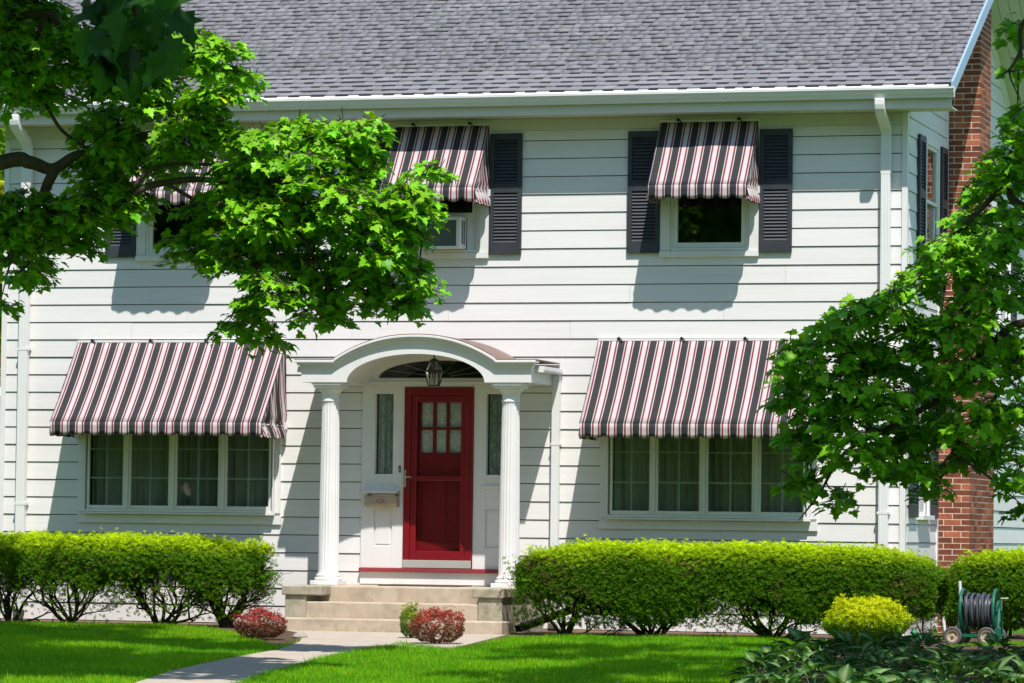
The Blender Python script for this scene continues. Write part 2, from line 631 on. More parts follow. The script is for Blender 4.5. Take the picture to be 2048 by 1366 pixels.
def rosette(n=6, tilt=0.5, w=0.32, seed=1):
    r = np.random.default_rng(seed)
    V, F = [], []
    for i in range(n):
        a = 2 * math.pi * i / n + r.uniform(-0.3, 0.3)
        t = tilt + r.uniform(-0.3, 0.3)
        d = np.array([math.cos(a) * math.cos(t), math.sin(a) * math.cos(t), math.sin(t)])
        s = np.array([-math.sin(a), math.cos(a), 0]) * w
        l = r.uniform(0.75, 1.1)
        k = len(V)
        V += [d * 0.05, d * 0.55 * l + s * 0.5, d * l, d * 0.55 * l - s * 0.5]
        F += [(k, k + 1, k + 2), (k, k + 2, k + 3)]
    return np.array(V), np.array(F)


ROS = rosette()
ROS_SMALL = rosette(4, 0.6, 0.5, 2)


# ================================================================== GROUND
def sheet(name, poly, mat, dz, n=1, thick=0.0):
    """flat-ish polygon laid on the terrain"""
    import bmesh
    b = bmesh.new()
    vs = [b.verts.new((p[0], p[1], gz(p[0], p[1]) + dz)) for p in poly]
    f = b.faces.new(vs)
    if f.normal.z < 0:
        f.normal_flip()
    bmesh.ops.triangulate(b, faces=b.faces[:])
    if thick:
        g = bmesh.ops.extrude_face_region(b, geom=b.faces[:])
        for e in g['geom']:
            if isinstance(e, bmesh.types.BMVert):
                e.co.z -= thick
        bmesh.ops.recalc_face_normals(b, faces=b.faces[:])
    me = bpy.data.meshes.new(name)
    b.to_mesh(me)
    b.free()
    me.materials.append(MT[mat])
    return struct(link(name, me))


gb = MB()
ys = [-600, -120, -60, -40, -20, -12, -8, -5, -2.3, 0, 20, 60, 200, 600]
xs = [-600, -100, -30, 0, 12, 30, 100, 600]
gb.grid([[(x, y, gz(x, y) - 0.008) for x in xs] for y in ys])
struct(gb.build('lawn', 'lawn', smooth=True))

# walk from the steps towards the street
pl = [G(605, 1269), G(600, 1285), G(560, 1300), G(500, 1311), G(450, 1320), G(340, 1344), G(270, 1368), G(120, 1420)]
pr_ = [G(900, 1300), G(800, 1288), G(740, 1300), G(690, 1309), G(640, 1319), G(560, 1341), G(480, 1366), G(330, 1420)]
step_front = -2.1
poly = [(4.35, step_front), *[(p[0], p[1]) for p in pl], *[(p[0], p[1]) for p in pr_[::-1]], (6.9, step_front)]
WALK = poly
sheet('path', poly, 'walk', 0.012, thick=0.12)
# planting beds
bedL = [(p[0], p[1]) for p in (G(-160, 1250), G(150, 1251), G(300, 1253), G(420, 1260), G(490, 1272), G(533, 1291), G(560, 1298), G(603, 1284), G(608, 1268))]
BEDL = bedL + [(4.4, -2.1), (4.4, 0.1), (-3.0, 0.1)]
sheet('flower_bed', BEDL, 'soil', 0.006)
bedR = [(p[0], p[1]) for p in (G(905, 1298), G(960, 1290), G(1020, 1279), G(1100, 1275), G(1560, 1279), G(1700, 1292), G(1880, 1295))]
BEDR = [(6.7, -2.1)] + bedR + [(12.0, -2.6), (12.4, -0.2), (15.5, 0.4), (15.5, 3.0), (10.0, 3.0), (10.0, 0.1), (6.7, 0.1)]
sheet('flower_bed', BEDR, 'soil', 0.010)
HOSTABED = [(p[0], p[1]) for p in (G(1475, 1368), G(1520, 1335), G(1590, 1303), G(1680, 1293), G(1800, 1291), G(1900, 1296), G(2060, 1292), G(2200, 1300))] + [(15.5, -13.5), (11.2, -13.5)]
sheet('flower_bed', HOSTABED, 'soil', 0.014)


m = MB()
m.add([(x, y, gz(x, y) + 0.002) for x, y in ((-200, -38.0), (200, -38.0), (200, -29.0), (-200, -29.0))], [(0, 1, 2, 3)])
struct(m.build('street', 'street', fix=False))  # out of view; street and pavement added for bounce greyer than the lawn
m = MB()
m.add([(x, y, gz(x, y) + 0.004) for x, y in ((-200, -26.2), (200, -26.2), (200, -24.6), (-200, -24.6))], [(0, 1, 2, 3)])
struct(m.build('pavement', 'walk', fix=False))


def inpoly(x, y, poly):
    r = np.zeros(len(x), bool)
    n = len(poly)
    for i in range(n):
        x0, y0 = poly[i]
        x1, y1 = poly[(i + 1) % n]
        c = ((y0 > y) != (y1 > y)) & (x < (x1 - x0) * (y - y0) / (y1 - y0 + 1e-12) + x0)
        r ^= c
    return r


def grass():
    n = 900000
    y = rng.uniform(-15.5, -1.5, n)
    x = rng.uniform(-1.5, 15.5, n)
    # keep a little more than the wedge in view, denser towards its far end costs nothing
    dx, dy = x - CAM[0], y - CAM[1]
    ang = np.arctan2(-dx, dy)
    keep = (ang > math.radians(7.5)) & (ang < math.radians(24.8))
    for P in (WALK, BEDL, BEDR, HOSTABED):
        keep &= ~inpoly(x + rng.normal(0, 0.015, n), y + rng.normal(0, 0.03, n), P)
    x, y = x[keep], y[keep]
    n = len(x)
    z = np.array(0.06 + np.where(y < -2.3, 0.015 * (y + 2.3), 0)) - 0.01
    p = np.stack([x, y, z], 1)
    patch = vnoise(p * [1, 1, 0], 1.3, 3) + 0.6 * vnoise(p * [1, 1, 0], 4.1, 5)
    h = rng.uniform(0.030, 0.070, n) * (1 + 0.35 * patch)
    tall = rng.random(n) < 0.004
    h = np.where(tall, h * 1.8, h)
    a = rng.uniform(0, 2 * math.pi, n)
    lean = rng.uniform(0.1, 0.75, n) * h
    la = rng.uniform(0, 2 * math.pi, n)
    w = rng.uniform(0.003, 0.0055, n)
    dxy = np.stack([np.cos(a) * w, np.sin(a) * w, 0 * a], 1)
    tip = p + np.stack([np.cos(la) * lean, np.sin(la) * lean, h], 1)
    V = np.stack([p - dxy, p + dxy, tip], 1).reshape(-1, 3)
    F = np.arange(3 * n).reshape(-1, 3)
    br = np.clip(1 + 0.22 * patch + rng.normal(0, 0.22, n), 0.4, 1.8)
    t = np.stack([br * np.clip(1 + 0.25 * patch + rng.normal(0, 0.2, n), 0.5, 2.2), br, br * 0.9], 1)
    dry = rng.random(n) < 0.03 + 0.05 * (vnoise(p * [1, 1, 0], 2.2, 8) > 0.45)
    t[dry] *= [2.6, 1.5, 2.0]
    fl = rng.random(n) < 0.0007
    t[fl] = [4.6, 1.9, 140]
    t = np.repeat(t, 3, 0)
    o = npmesh('grass', V, F, 'blade', tint=t)
    stuff(o)
    # clover heads: little white flecks
    return o


grass()

# ================================================================== HOUSE
XL, XR = -0.066, 10.923
ZB = 0.091
ZLINES = [3.22 + 0.2086 * k for k in range(-15, 14)]
house = thing('house', 'white two-storey clapboard house with grey shingle roof and dark red front door', 'house', (5.4, 4.0, 0.06))

OPEN = [  # x0,x1,z0,z1 on the street front
    (1.00, 3.48, 1.38, 2.90), (7.42, 9.87, 1.38, 2.90),
    (1.70, 2.74, 4.42, 5.84), (4.93, 5.96, 4.42, 5.84), (8.12, 9.16, 4.42, 5.84),
    (4.54, 6.37, 0.60, 3.20),
]


def cut(intervals, a, b):
    out = []
    for s, e in intervals:
        if b <= s or a >= e:
            out.append((s, e))
            continue
        if a > s:
            out.append((s, a))
        if b < e:
            out.append((b, e))
    return out


def wall_plane(name, opens, u0, u1, z0, z1, put, parent):
    us = sorted({u0, u1, *[o[0] for o in opens], *[o[1] for o in opens]})
    zs = sorted({z0, z1, *[o[2] for o in opens], *[o[3] for o in opens]})
    mb = MB()
    for i in range(len(us) - 1):
        for j in range(len(zs) - 1):
            cu, cz = (us[i] + us[i + 1]) / 2, (zs[j] + zs[j + 1]) / 2
            if any(o[0] < cu < o[1] and o[2] < cz < o[3] for o in opens):
                continue
            put(mb, us[i], us[i + 1], zs[j], zs[j + 1])
    return mb.build(name, 'gapdark', parent)


front = wall_plane('front_wall', OPEN, XL + 0.01, XR - 0.01, 0.0, 6.0, lambda mb, a, b, c, d: mb.box(a, b, 0.012, 0.05, c, d), house)


def clapboards(parent, opens, u0, u1, zmax, place, umax_at=None):
    """rows of bevelled boards; place(u,y,z) maps wall coords (u along, y outward negative) to the world"""
    for r in range(len(ZLINES) - 1):
        za, zb = ZLINES[r], min(ZLINES[r + 1], zmax)
        if zb - za < 0.02:
            continue
        seg = [(u0, u1)] if umax_at is None else [(u0, umax_at(za))]
        parts = []
        part_open = []
        for o in opens:
            if o[3] <= za + 0.004 or o[2] >= zb - 0.004:
                continue
            seg = cut(seg, o[0], o[1])
            if o[2] > za + 0.01:
                part_open.append((o[0], o[1], za, o[2]))
            if o[3] < zb - 0.01:
                part_open.append((o[0], o[1], o[3], zb))
        for s, e in seg:
            # butt joints where the boards were spliced
            js = [s]
            x = s + random.uniform(1.6, 4.4)
            while x < e - 0.8:
                js.append(x)
                x += random.uniform(2.4, 4.8)
            js.append(e)
            for i in range(len(js) - 1):
                parts.append((js[i] + (0.0014 if i else 0), js[i + 1] - 0.0014, za, zb))
        for s, e, c, d in parts + part_open:
            jy = random.uniform(-0.0012, 0.0012)

            def yy(z):
                t = (z - za) / (ZLINES[r + 1] - za)
                return -0.0115 * (1 - t) + jy - 0.001 * t
            mb = MB()
            d2 = d - (0.0048 if d >= zb - 1e-6 and zb == ZLINES[r + 1] else 0.0)
            c = c + (0.0048 if c <= za + 1e-6 else 0.0)
            vs = [(s, yy(c), c), (e, yy(c), c), (e, 0.011, c), (s, 0.011, c), (s, yy(d2) + 0.001, d2), (e, yy(d2) + 0.001, d2), (e, 0.011, d2), (s, 0.011, d2)]
            mb.add([place(*p) for p in vs], [(0, 3, 2, 1), (4, 5, 6, 7), (0, 1, 5, 4), (1, 2, 6, 5), (2, 3, 7, 6), (3, 0, 4, 7)])
            mb.build('clapboard', 'siding', parent)


clapboards(front, OPEN, XL + 0.067, 10.862, 5.84, lambda u, y, z: (u, y, z))
mb = MB()
mb.box(XL, XL + 0.066, -0.022, 0.05, ZB, 5.835)
mb.build('corner_board', 'trim', house, bevel=0.003)
mb = MB()
mb.box(10.863, XR + 0.004, -0.022, 0.07, ZB, 5.98)
mb.build('corner_board', 'trim', house, bevel=0.003)
mb = MB()
mb.box(XL, XR, -0.008, 0.05, -0.2, ZB - 0.004)
mb.box(XR - 0.06, XR + 0.004, 0.05, 9.3, -0.2, ZB - 0.004)
mb.build('foundation', 'foundation', house)
mb = MB()
mb.box(XL, 10.86, -0.018, 0.05, 5.842, 5.98)
mb.build('frieze_board', 'soffit', house, bevel=0.003)

# gable end (right side)
RIDGE_Y, PITCH_S, EAVE_Y, EAVE_Z = 4.115, 0.524, -0.5, 6.225
RIDGE_Z = EAVE_Z + PITCH_S * (RIDGE_Y - EAVE_Y)
REAR_Y = 9.7


def roof_z(y):
    return EAVE_Z + PITCH_S * (y - EAVE_Y) if y < RIDGE_Y else RIDGE_Z - PITCH_S * (y - RIDGE_Y)


OPEN_S = [(1.02, 1.93, 4.30, 5.82), (0.72, 1.42, 1.42, 2.95), (6.5, 7.3, 3.95, 5.4)]


def side_put(mb, a, b, c, d):
    mb.box(XR - 0.05, XR - 0.012, a, b, c, d)


side = wall_plane('side_wall', OPEN_S, 0.05, 9.3, 0.0, 5.84, side_put, house)
mb = MB()
mb.prism([(0.05, 5.84), (9.3, 5.84), (RIDGE_Y, roof_z(RIDGE_Y) - 0.25)], XR - 0.05, XR - 0.012, 'x')
mb.build('gable_wall', 'siding', house)
ZL0 = ZLINES
ZLINES = [3.22 + 0.2086 * k for k in range(-15, 30)]


def gable_clap():
    zt = ZLINES
    for r in range(len(zt) - 1):
        za, zb = zt[r], zt[r + 1]
        if za < 5.80:
            u0, u1 = 0.072, 9.3
        else:
            if za > RIDGE_Z - 0.6:
                break
            u0 = max(0.072, EAVE_Y + (zb + 0.09 - EAVE_Z) / PITCH_S)
            u1 = min(9.3, RIDGE_Y + (RIDGE_Z - zb - 0.09) / PITCH_S)
        opens = [(2.57, 3.37, 0, 99)] if za > 4.2 else [(2.05, 3.8, 0, 99)]
        opens = opens + OPEN_S
        seg = [(u0, u1)]
        po = []
        for o in opens:
            if o[3] <= za + 0.004 or o[2] >= zb - 0.004:
                continue
            seg = cut(seg, o[0], o[1])
            if o[2] > za + 0.01:
                po.append((o[0], o[1], za, o[2]))
            if o[3] < zb - 0.01:
                po.append((o[0], o[1], o[3], zb))
        for s, e, c, d in [(s, e, za + 0.0048, zb - 0.0048) for s, e in seg] + po:
            mb = MB()

            def xx(z):
                t = min(1.0, (z - za) / (zb - za))
                return XR + 0.0105 * (1 - t) + 0.001 * t
            vs = [(xx(c), s, c), (xx(c), e, c), (XR - 0.011, e, c), (XR - 0.011, s, c), (xx(d) - 0.001, s, d), (xx(d) - 0.001, e, d), (XR - 0.011, e, d), (XR - 0.011, s, d)]
            mb.add(vs, [(0, 3, 2, 1), (4, 5, 6, 7), (0, 1, 5, 4), (1, 2, 6, 5), (2, 3, 7, 6), (3, 0, 4, 7)])
            mb.build('clapboard', 'siding', side)


gable_clap()
mb = MB()
mb.box(XL, XL + 0.05, 0.05, 9.3, 0, 5.9)
mb.prism([(0.05, 5.9), (9.3, 5.9), (RIDGE_Y, RIDGE_Z - 0.25)], XL, XL + 0.05, 'x')
mb.box(XL, XR - 0.05, 9.26, 9.3, 0, 5.6)
mb.build('rear_wall', 'siding', house)

# ------------------------------------------------------------------ roof
RX0, RX1 = -0.66, 11.50
mb = MB()
deck = [(EAVE_Y + 0.02, EAVE_Z - 0.02), (RIDGE_Y, RIDGE_Z - 0.02), (REAR_Y, roof_z(REAR_Y) - 0.02),
        (REAR_Y, roof_z(REAR_Y) - 0.06), (RIDGE_Y, RIDGE_Z - 0.06), (EAVE_Y + 0.02, EAVE_Z - 0.06)]
mb.prism(deck, RX0 + 0.01, RX1 - 0.01, 'x')
roof = mb.build('roof', 'shingle', house)
ta = roof.data.color_attributes.new('tint', 'FLOAT_COLOR', 'POINT')
for d_ in ta.data:
    d_.color = (0.7, 0.7, 0.72, 1)
sl = math.hypot(1, PITCH_S)
SDIR = np.array([0, 1 / sl, PITCH_S / sl])
SN = np.array([0, -PITCH_S / sl, 1 / sl])
EXPO = 0.1385


def shingle_geo(w, tooth, t, band):
    """one shingle tab in local coords (x along eave, y up slope, z out); returns verts, faces, tints"""
    th = 0.011 if tooth else 0.005
    L_ = EXPO + 0.03
    V = [(-w / 2, 0, 0), (w / 2, 0, 0), (w / 2, L_, 0), (-w / 2, L_, 0), (-w / 2, 0, th), (w / 2, 0, th), (w / 2, L_, 0.002), (-w / 2, L_, 0.002)]
    F = [(4, 5, 6, 7), (0, 1, 5, 4), (1, 2, 6, 5), (3, 0, 4, 7)]
    T = [t] * 8
    if band is not None:
        # printed shadow line on the course below, left showing under this tab's butt edge
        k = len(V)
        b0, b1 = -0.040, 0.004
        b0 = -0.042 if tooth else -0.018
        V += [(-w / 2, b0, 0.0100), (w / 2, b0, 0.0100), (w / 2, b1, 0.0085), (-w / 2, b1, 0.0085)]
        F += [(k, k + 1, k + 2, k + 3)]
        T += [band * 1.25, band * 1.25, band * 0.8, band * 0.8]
    return V, F, T


def course_rows():
    rows = []
    nrow = int(((RIDGE_Y - EAVE_Y) * sl - 0.05) / EXPO)
    r = random.Random(5)
    for i in range(nrow):
        x = RX0 - r.uniform(0, 0.2)
        tooth = r.random() < 0.5
        while x < RX1:
            w = r.uniform(0.10, 0.19) if tooth else r.uniform(0.07, 0.17)
            x1 = min(x + w, RX1)
            x0 = max(x, RX0)
            if x1 - x0 > 0.03:
                g = r.gauss(1.0, 0.045) * (1.0 if not tooth else 1.03)
                hue = r.gauss(0, 0.015)
                t = np.array([g * (1 + hue * 0.6), g, g * (1 - hue)])
                if r.random() < 0.05:
                    t = t * np.array([0.96, 1.03, 0.95]) * 0.94
                rows.append((i, x0, x1, tooth, t))
            x = x1
            tooth = not tooth if r.random() < 0.9 else tooth
    return rows


def shingle_roof():
    rows = course_rows()
    shared = {}
    AV, AF, AT = [], [], []
    n = 0
    nobj = 0
    B = Matrix(((1, 0, 0), (0, SDIR[1], SN[1]), (0, SDIR[2], SN[2])))
    for i, x0, x1, tooth, t in rows:
        w = x1 - x0
        o0 = np.array([0.0, EAVE_Y, EAVE_Z]) + SDIR * (i * EXPO + 0.045)
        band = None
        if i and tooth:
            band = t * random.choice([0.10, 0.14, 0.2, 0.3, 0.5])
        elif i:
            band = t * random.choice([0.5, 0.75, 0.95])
        single = i < 6 and x0 > 2.6 and nobj < 298
        if single:
            wk = round(w / 0.02) * 0.02
            key = (wk, tooth, random.randrange(3))
            if key not in shared:
                V, F, T = shingle_geo(1.0, tooth, t, t * (0.15 if tooth else 0.75))
                me = bpy.data.meshes.new('shingle')
                me.from_pydata(V, [], F)
                ca = me.color_attributes.new('tint', 'FLOAT_COLOR', 'POINT')
                for k, c in enumerate(T):
                    ca.data[k].color = (*c, 1)
                me.materials.append(MT['shingle'])
                shared[key] = me
            o = link('shingle', shared[key], roof)
            m = B.to_4x4() @ Matrix.Diagonal((w - 0.001, 1, 1, 1))
            p = o0 + SN * 0.001
            m.translation = ((x0 + x1) / 2, p[1], p[2])
            m[0][0] = w - 0.001
            o.matrix_basis = m
            nobj += 1
            continue
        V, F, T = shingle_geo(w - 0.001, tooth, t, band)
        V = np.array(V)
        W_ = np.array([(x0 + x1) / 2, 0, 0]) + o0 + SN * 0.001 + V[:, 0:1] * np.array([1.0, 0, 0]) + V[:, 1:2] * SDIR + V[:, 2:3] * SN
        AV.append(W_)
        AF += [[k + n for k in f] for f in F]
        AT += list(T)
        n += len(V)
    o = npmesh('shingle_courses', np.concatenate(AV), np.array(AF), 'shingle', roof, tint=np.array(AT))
    stuff(o)


shingle_roof()
# rear slope covering and ridge
mb = MB()
mb.add([(RX0, RIDGE_Y, RIDGE_Z + 0.01), (RX1, RIDGE_Y, RIDGE_Z + 0.01), (RX1, REAR_Y, roof_z(REAR_Y) + 0.01), (RX0, REAR_Y, roof_z(REAR_Y) + 0.01)], [(0, 1, 2, 3)])
o = mb.build('rear_shingle_slope', 'shingle', house)
ta = o.data.color_attributes.new('tint', 'FLOAT_COLOR', 'POINT')
for d_ in ta.data:
    d_.color = (1, 1, 1, 1)

# rake boards and soffits along the gable
for xa, xb in ((RX1 - 0.012, RX1 + 0.014), (RX0 - 0.014, RX0 + 0.012)):
    mb = MB()
    top, dep = 0.016, 0.15
    mb.prism([(EAVE_Y + 0.035, EAVE_Z + top + 0.018), (RIDGE_Y, RIDGE_Z + top), (REAR_Y, roof_z(REAR_Y) + top), (REAR_Y, roof_z(REAR_Y) - dep), (RIDGE_Y, RIDGE_Z - dep), (EAVE_Y + 0.035, EAVE_Z - dep + 0.02)], xa, xb, 'x')
    mb.build('rake_board', 'rake', house)
for (ya, yb) in ((0.02, RIDGE_Y), (RIDGE_Y, REAR_Y)):
    k = 14
    for j in range(4):
        x0 = XR + 0.02 + j * 0.139
        mb = MB()
        za, zb = roof_z(ya) - 0.13, roof_z(yb - 1e-4 if yb == RIDGE_Y else yb) - 0.13
        mb.add([(x0, ya, za), (x0 + 0.133, ya, za), (x0 + 0.133, yb, zb), (x0, yb, zb), (x0, ya, za + 0.012), (x0 + 0.133, ya, za + 0.012), (x0 + 0.133, yb, zb + 0.012), (x0, yb, zb + 0.012)],
               [(0, 3, 2, 1), (4, 5, 6, 7), (0, 1, 5, 4), (1, 2, 6, 5), (2, 3, 7, 6), (3, 0, 4, 7)])
        mb.build('soffit_panel', 'soffit', house)

for (ya, yb) in ((0.08, RIDGE_Y), (RIDGE_Y + 0.001, 9.32)):
    mb = MB()
    mb.prism([(ya, roof_z(ya) - 0.125), (yb, roof_z(yb) - 0.125), (yb, roof_z(yb) - 0.36), (ya, roof_z(ya) - 0.36)], XR - 0.011, XR + 0.0185, 'x')
    mb.build('frieze_board', 'trim', house)

# eave: soffit, fascia, gutter
mb = MB()
mb.box(RX0 + 0.01, RX1 - 0.02, -0.40, 0.012, 5.983, 5.996)
mb.build('soffit', 'soffit', house)
mb = MB()
mb.box(RX0 + 0.01, RX1 - 0.013, -0.425, -0.401, 5.975, 6.20)
mb.build('fascia', 'soffit', house)
mb = MB()
# K-style gutter: profile in (y,z)
prof = [(-0.432, 6.195), (-0.432, 6.085), (-0.482, 6.085), (-0.492, 6.118), (-0.512, 6.135), (-0.520, 6.165), (-0.535, 6.180), (-0.535, 6.197), (-0.523, 6.197), (-0.521, 6.183), (-0.507, 6.167), (-0.500, 6.140), (-0.482, 6.125), (-0.474, 6.092), (-0.440, 6.092), (-0.440, 6.195)]
mb.prism(prof, RX0 - 0.02, RX1 + 0.015, 'x')
gut = mb.build('gutter', 'alu', house)
mb = MB()
mb.prism([(-0.432, 6.20), (-0.432, 6.083), (-0.483, 6.083), (-0.494, 6.118), (-0.514, 6.135), (-0.522, 6.165), (-0.538, 6.180), (-0.538, 6.20)], RX1 + 0.016, RX1 + 0.028, 'x')
mb.build('end_cap', 'alu', gut, bevel=0.002)
mb = MB()
mb.add([(RX0, -0.53, 6.200), (RX1 - 0.03, -0.53, 6.200), (RX1 - 0.03, EAVE_Y + 0.07, 6.262), (RX0, EAVE_Y + 0.07, 6.262), (RX0, -0.53, 6.204), (RX1 - 0.03, -0.53, 6.204), (RX1 - 0.03, EAVE_Y + 0.07, 6.266), (RX0, EAVE_Y + 0.07, 6.266)],
       [(0, 3, 2, 1), (4, 5, 6, 7), (0, 1, 5, 4), (1, 2, 6, 5), (2, 3, 7, 6), (3, 0, 4, 7)])
mb.build('drip_edge', 'alu', house)


def downspout(xc, w, top=None, zend=0.2):
    if top:
        p = [(xc, -0.47, 6.086), (xc, -0.47, 6.02), (xc, -0.462, 5.985), (xc, -0.44, 5.955), (xc, -0.40, 5.93), (xc, -0.17, 5.825), (xc, -0.12, 5.795), (xc, -0.085, 5.755), (xc, -0.07, 5.70), (xc, -0.07, 5.5)]
        m = MB()
        m.recttube(p, w, 0.085)
        d = m.build('downspout', 'alu', house, bevel=0.012)
        m = MB()
        m.box(xc - w / 2 + 0.004, xc + w / 2 - 0.004, -0.108, -0.03, zend, 5.30)
        # ribs pressed into the sheet
        for k in range(3):
            xr = xc - w * 0.28 + k * w * 0.28
            m.box(xr - 0.006, xr + 0.006, -0.1105, -0.104, zend, 5.29)
        m.build('pipe', 'alu', d, bevel=0.004)
        m = MB()
        m.box(xc - w / 2 - 0.001, xc + w / 2 + 0.001, -0.111, -0.028, 5.27, 5.52)
        m.build('sleeve', 'alu', d, bevel=0.006)
        for zz in (3.3, 1.45):
            m = MB()
            m.box(xc - w / 2 - 0.012, xc + w / 2 + 0.012, -0.1115, -0.0125, zz, zz + 0.03)
            m.build('strap', 'alu', d)
    return d


downspout(10.69, 0.112, True)
downspout(0.25, 0.122, True)

# ------------------------------------------------------------------ windows
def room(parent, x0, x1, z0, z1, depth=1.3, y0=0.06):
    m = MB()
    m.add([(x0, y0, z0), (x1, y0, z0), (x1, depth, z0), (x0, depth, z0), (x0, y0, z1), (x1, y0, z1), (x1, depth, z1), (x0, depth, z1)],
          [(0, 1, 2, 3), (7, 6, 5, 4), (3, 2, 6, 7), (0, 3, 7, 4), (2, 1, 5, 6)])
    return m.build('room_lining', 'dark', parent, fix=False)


def curtain(parent, x0, x1, z0, z1, y, mat='curtain', name='curtain', amp=0.055, gaps=()):
    m = MB()
    n = int((x1 - x0) / 0.012)
    ph, rows = 0.0, [[], [], []]
    r = random.Random(int(x0 * 100) + 3)
    fr = 55
    for i in range(n + 1):
        x = x0 + (x1 - x0) * i / n
        if i % 9 == 0:
            fr = r.uniform(38, 85)
        ph += fr * (x1 - x0) / n
        a = amp * (0.6 + 0.4 * math.sin(x * 3.1))
        for j, zz in enumerate((z0, (z0 + z1) / 2, z1)):
            rows[j].append((x, y + a * math.sin(ph + 0.15 * j), zz))
    m.grid(rows)
    return m.build(name, mat, parent, smooth=True, fix=False)


def big_window(gl, casL, casR, label=None):
    xm = (casL + casR) / 2
    m = MB()
    zc = 1.383
    m.box(casL, casL + 0.088, -0.040, 0.0, zc, 2.99)
    m.box(casR - 0.07, casR, -0.040, 0.0, zc, 2.99)
    m.box(casL + 0.088, casR - 0.07, -0.040, 0.0, 2.93, 2.99)
    w = m.build('window', 'trim', house, bevel=0.003)
    m = MB()
    m.box(casL - 0.004, casR + 0.012, -0.038, -0.012, 1.250, 1.352)
    m.build('apron', 'trim', w, bevel=0.003)
    m = MB()
    m.box(casL + 0.082, casR - 0.064, -0.112, 0.0, 1.356, 1.381)
    m.build('sill', 'trim', w, bevel=0.004)
    # frame: outer ring + posts, standing proud of the wall
    a, b = casL + 0.091, casR - 0.073
    m = MB()
    m.box(a, gl[0][0] - 0.048, -0.098, 0.03, 1.383, 2.92)
    m.box(gl[3][1] + 0.048, b, -0.098, 0.03, 1.383, 2.92)
    m.box(a + 0.002, b - 0.002, -0.096, 0.03, 2.86, 2.918)
    m.box(gl[0][0] - 0.046, gl[3][1] + 0.046, -0.094, 0.03, 1.384, 1.412)
    for i in range(3):
        m.box(gl[i][1] + 0.030, gl[i + 1][0] - 0.030, -0.096, 0.03, 1.414, 2.858)
    m.build('frame', 'trim', w, bevel=0.004)
    zb, zt = 1.460, 2.82
    for x0, x1 in gl:
        m = MB()
        s = 0.028
        m.box(x0 - s, x0, -0.082, -0.04, 1.414, 2.857)
        m.box(x1, x1 + s, -0.082, -0.04, 1.414, 2.857)
        m.box(x0 + 0.0005, x1 - 0.0005, -0.0815, -0.04, 1.414, zb)
        m.box(x0 + 0.0005, x1 - 0.0005, -0.0815, -0.04, zt, 2.857)
        m.build('sash', 'trim', w, bevel=0.004)
        m = MB()
        m.box(x0, x1, -0.062, -0.056, zb, zt)
        m.build('pane', 'glass', w)
        m = MB()
        xc = (x0 + x1) / 2
        m.box(xc - 0.009, xc + 0.009, -0.050, -0.042, zb, zt)
        for zz in (1.783, 2.127, 2.470):
            m.box(x0, xc - 0.0095, -0.050, -0.042, zz - 0.008, zz + 0.008)
            m.box(xc + 0.0095, x1, -0.050, -0.042, zz - 0.008, zz + 0.008)
        m.build('muntin', 'muntin', w)
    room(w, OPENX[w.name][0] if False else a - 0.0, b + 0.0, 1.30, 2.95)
    c = curtain(w, a + 0.01, b - 0.01, 1.40, 2.94, 0.16)
    return w


OPENX = {}
gl_l = [(1.125, 1.550), (1.652, 2.128), (2.234, 2.752), (2.864, 3.384)]
gl_r = [(7.548, 7.986), (8.086, 8.568), (8.672, 9.180), (9.284, 9.768)]
wl = big_window(gl_l, 0.960, 3.515)
wr = big_window(gl_r, 7.390, 9.920)
# pale edge of the drawn curtain at the left of the right picture window
m = MB()
for k in range(3):
    m.box(7.552 + k * 0.02, 7.566 + k * 0.02, 0.02 + 0.012 * k, 0.05 + 0.012 * k, 1.40, 2.9)
m.build('curtain_edge', 'trim', wr)


def upper_window(xa, xb, ac=False):
    m = MB()
    m.box(xa, xa + 0.118, -0.034, 0.0, 4.432, 5.915)
    m.box(xb - 0.118, xb, -0.034, 0.0, 4.432, 5.915)
    m.box(xa + 0.118, xb - 0.118, -0.034, 0.0, 5.83, 5.915)
    w = m.build('window', 'trim', house, bevel=0.003)
    m = MB()
    m.box(xa - 0.002, xb + 0.002, -0.052, 0.0, 4.362, 4.428)
    m.build('sill', 'trim', w, bevel=0.004)
    a, b = xa + 0.121, xb - 0.121
    m = MB()
    m.box(a, a + 0.03, -0.026, 0.06, 4.43, 5.83)
    m.box(b - 0.03, b, -0.026, 0.06, 4.43, 5.83)
    m.box(a + 0.0305, b - 0.0305, -0.045, 0.06, 4.431, 4.462)
    m.build('frame', 'trim', w, bevel=0.003)
    zb = 4.465 if not ac else 4.836
    zt = zb + 0.69
    x0, x1 = a + 0.032, b - 0.032
    m = MB()
    m.box(x0, x0 + 0.052, -0.022, 0.03, zb, min(zt, 5.83))
    m.box(x1 - 0.052, x1, -0.022, 0.03, zb, min(zt, 5.83))
    m.box(x0 + 0.0525, x1 - 0.0525, -0.0215, 0.03, zb, zb + 0.06)
    m.box(x0 + 0.0525, x1 - 0.0525, -0.0215, 0.03, min(zt, 5.83) - 0.045, min(zt, 5.83))
    m.build('sash', 'trim', w, bevel=0.004)
    m = MB()
    m.box(x0 + 0.053, x1 - 0.053, -0.006, 0.0, zb + 0.061, min(zt, 5.83) - 0.046)
    m.build('pane', 'glass', w)
    m = MB()
    m.box(x0 + 0.04, x1 - 0.04, 0.034, 0.040, 5.2, 5.82)
    m.build('pane', 'glass', w)
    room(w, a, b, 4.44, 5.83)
    return w


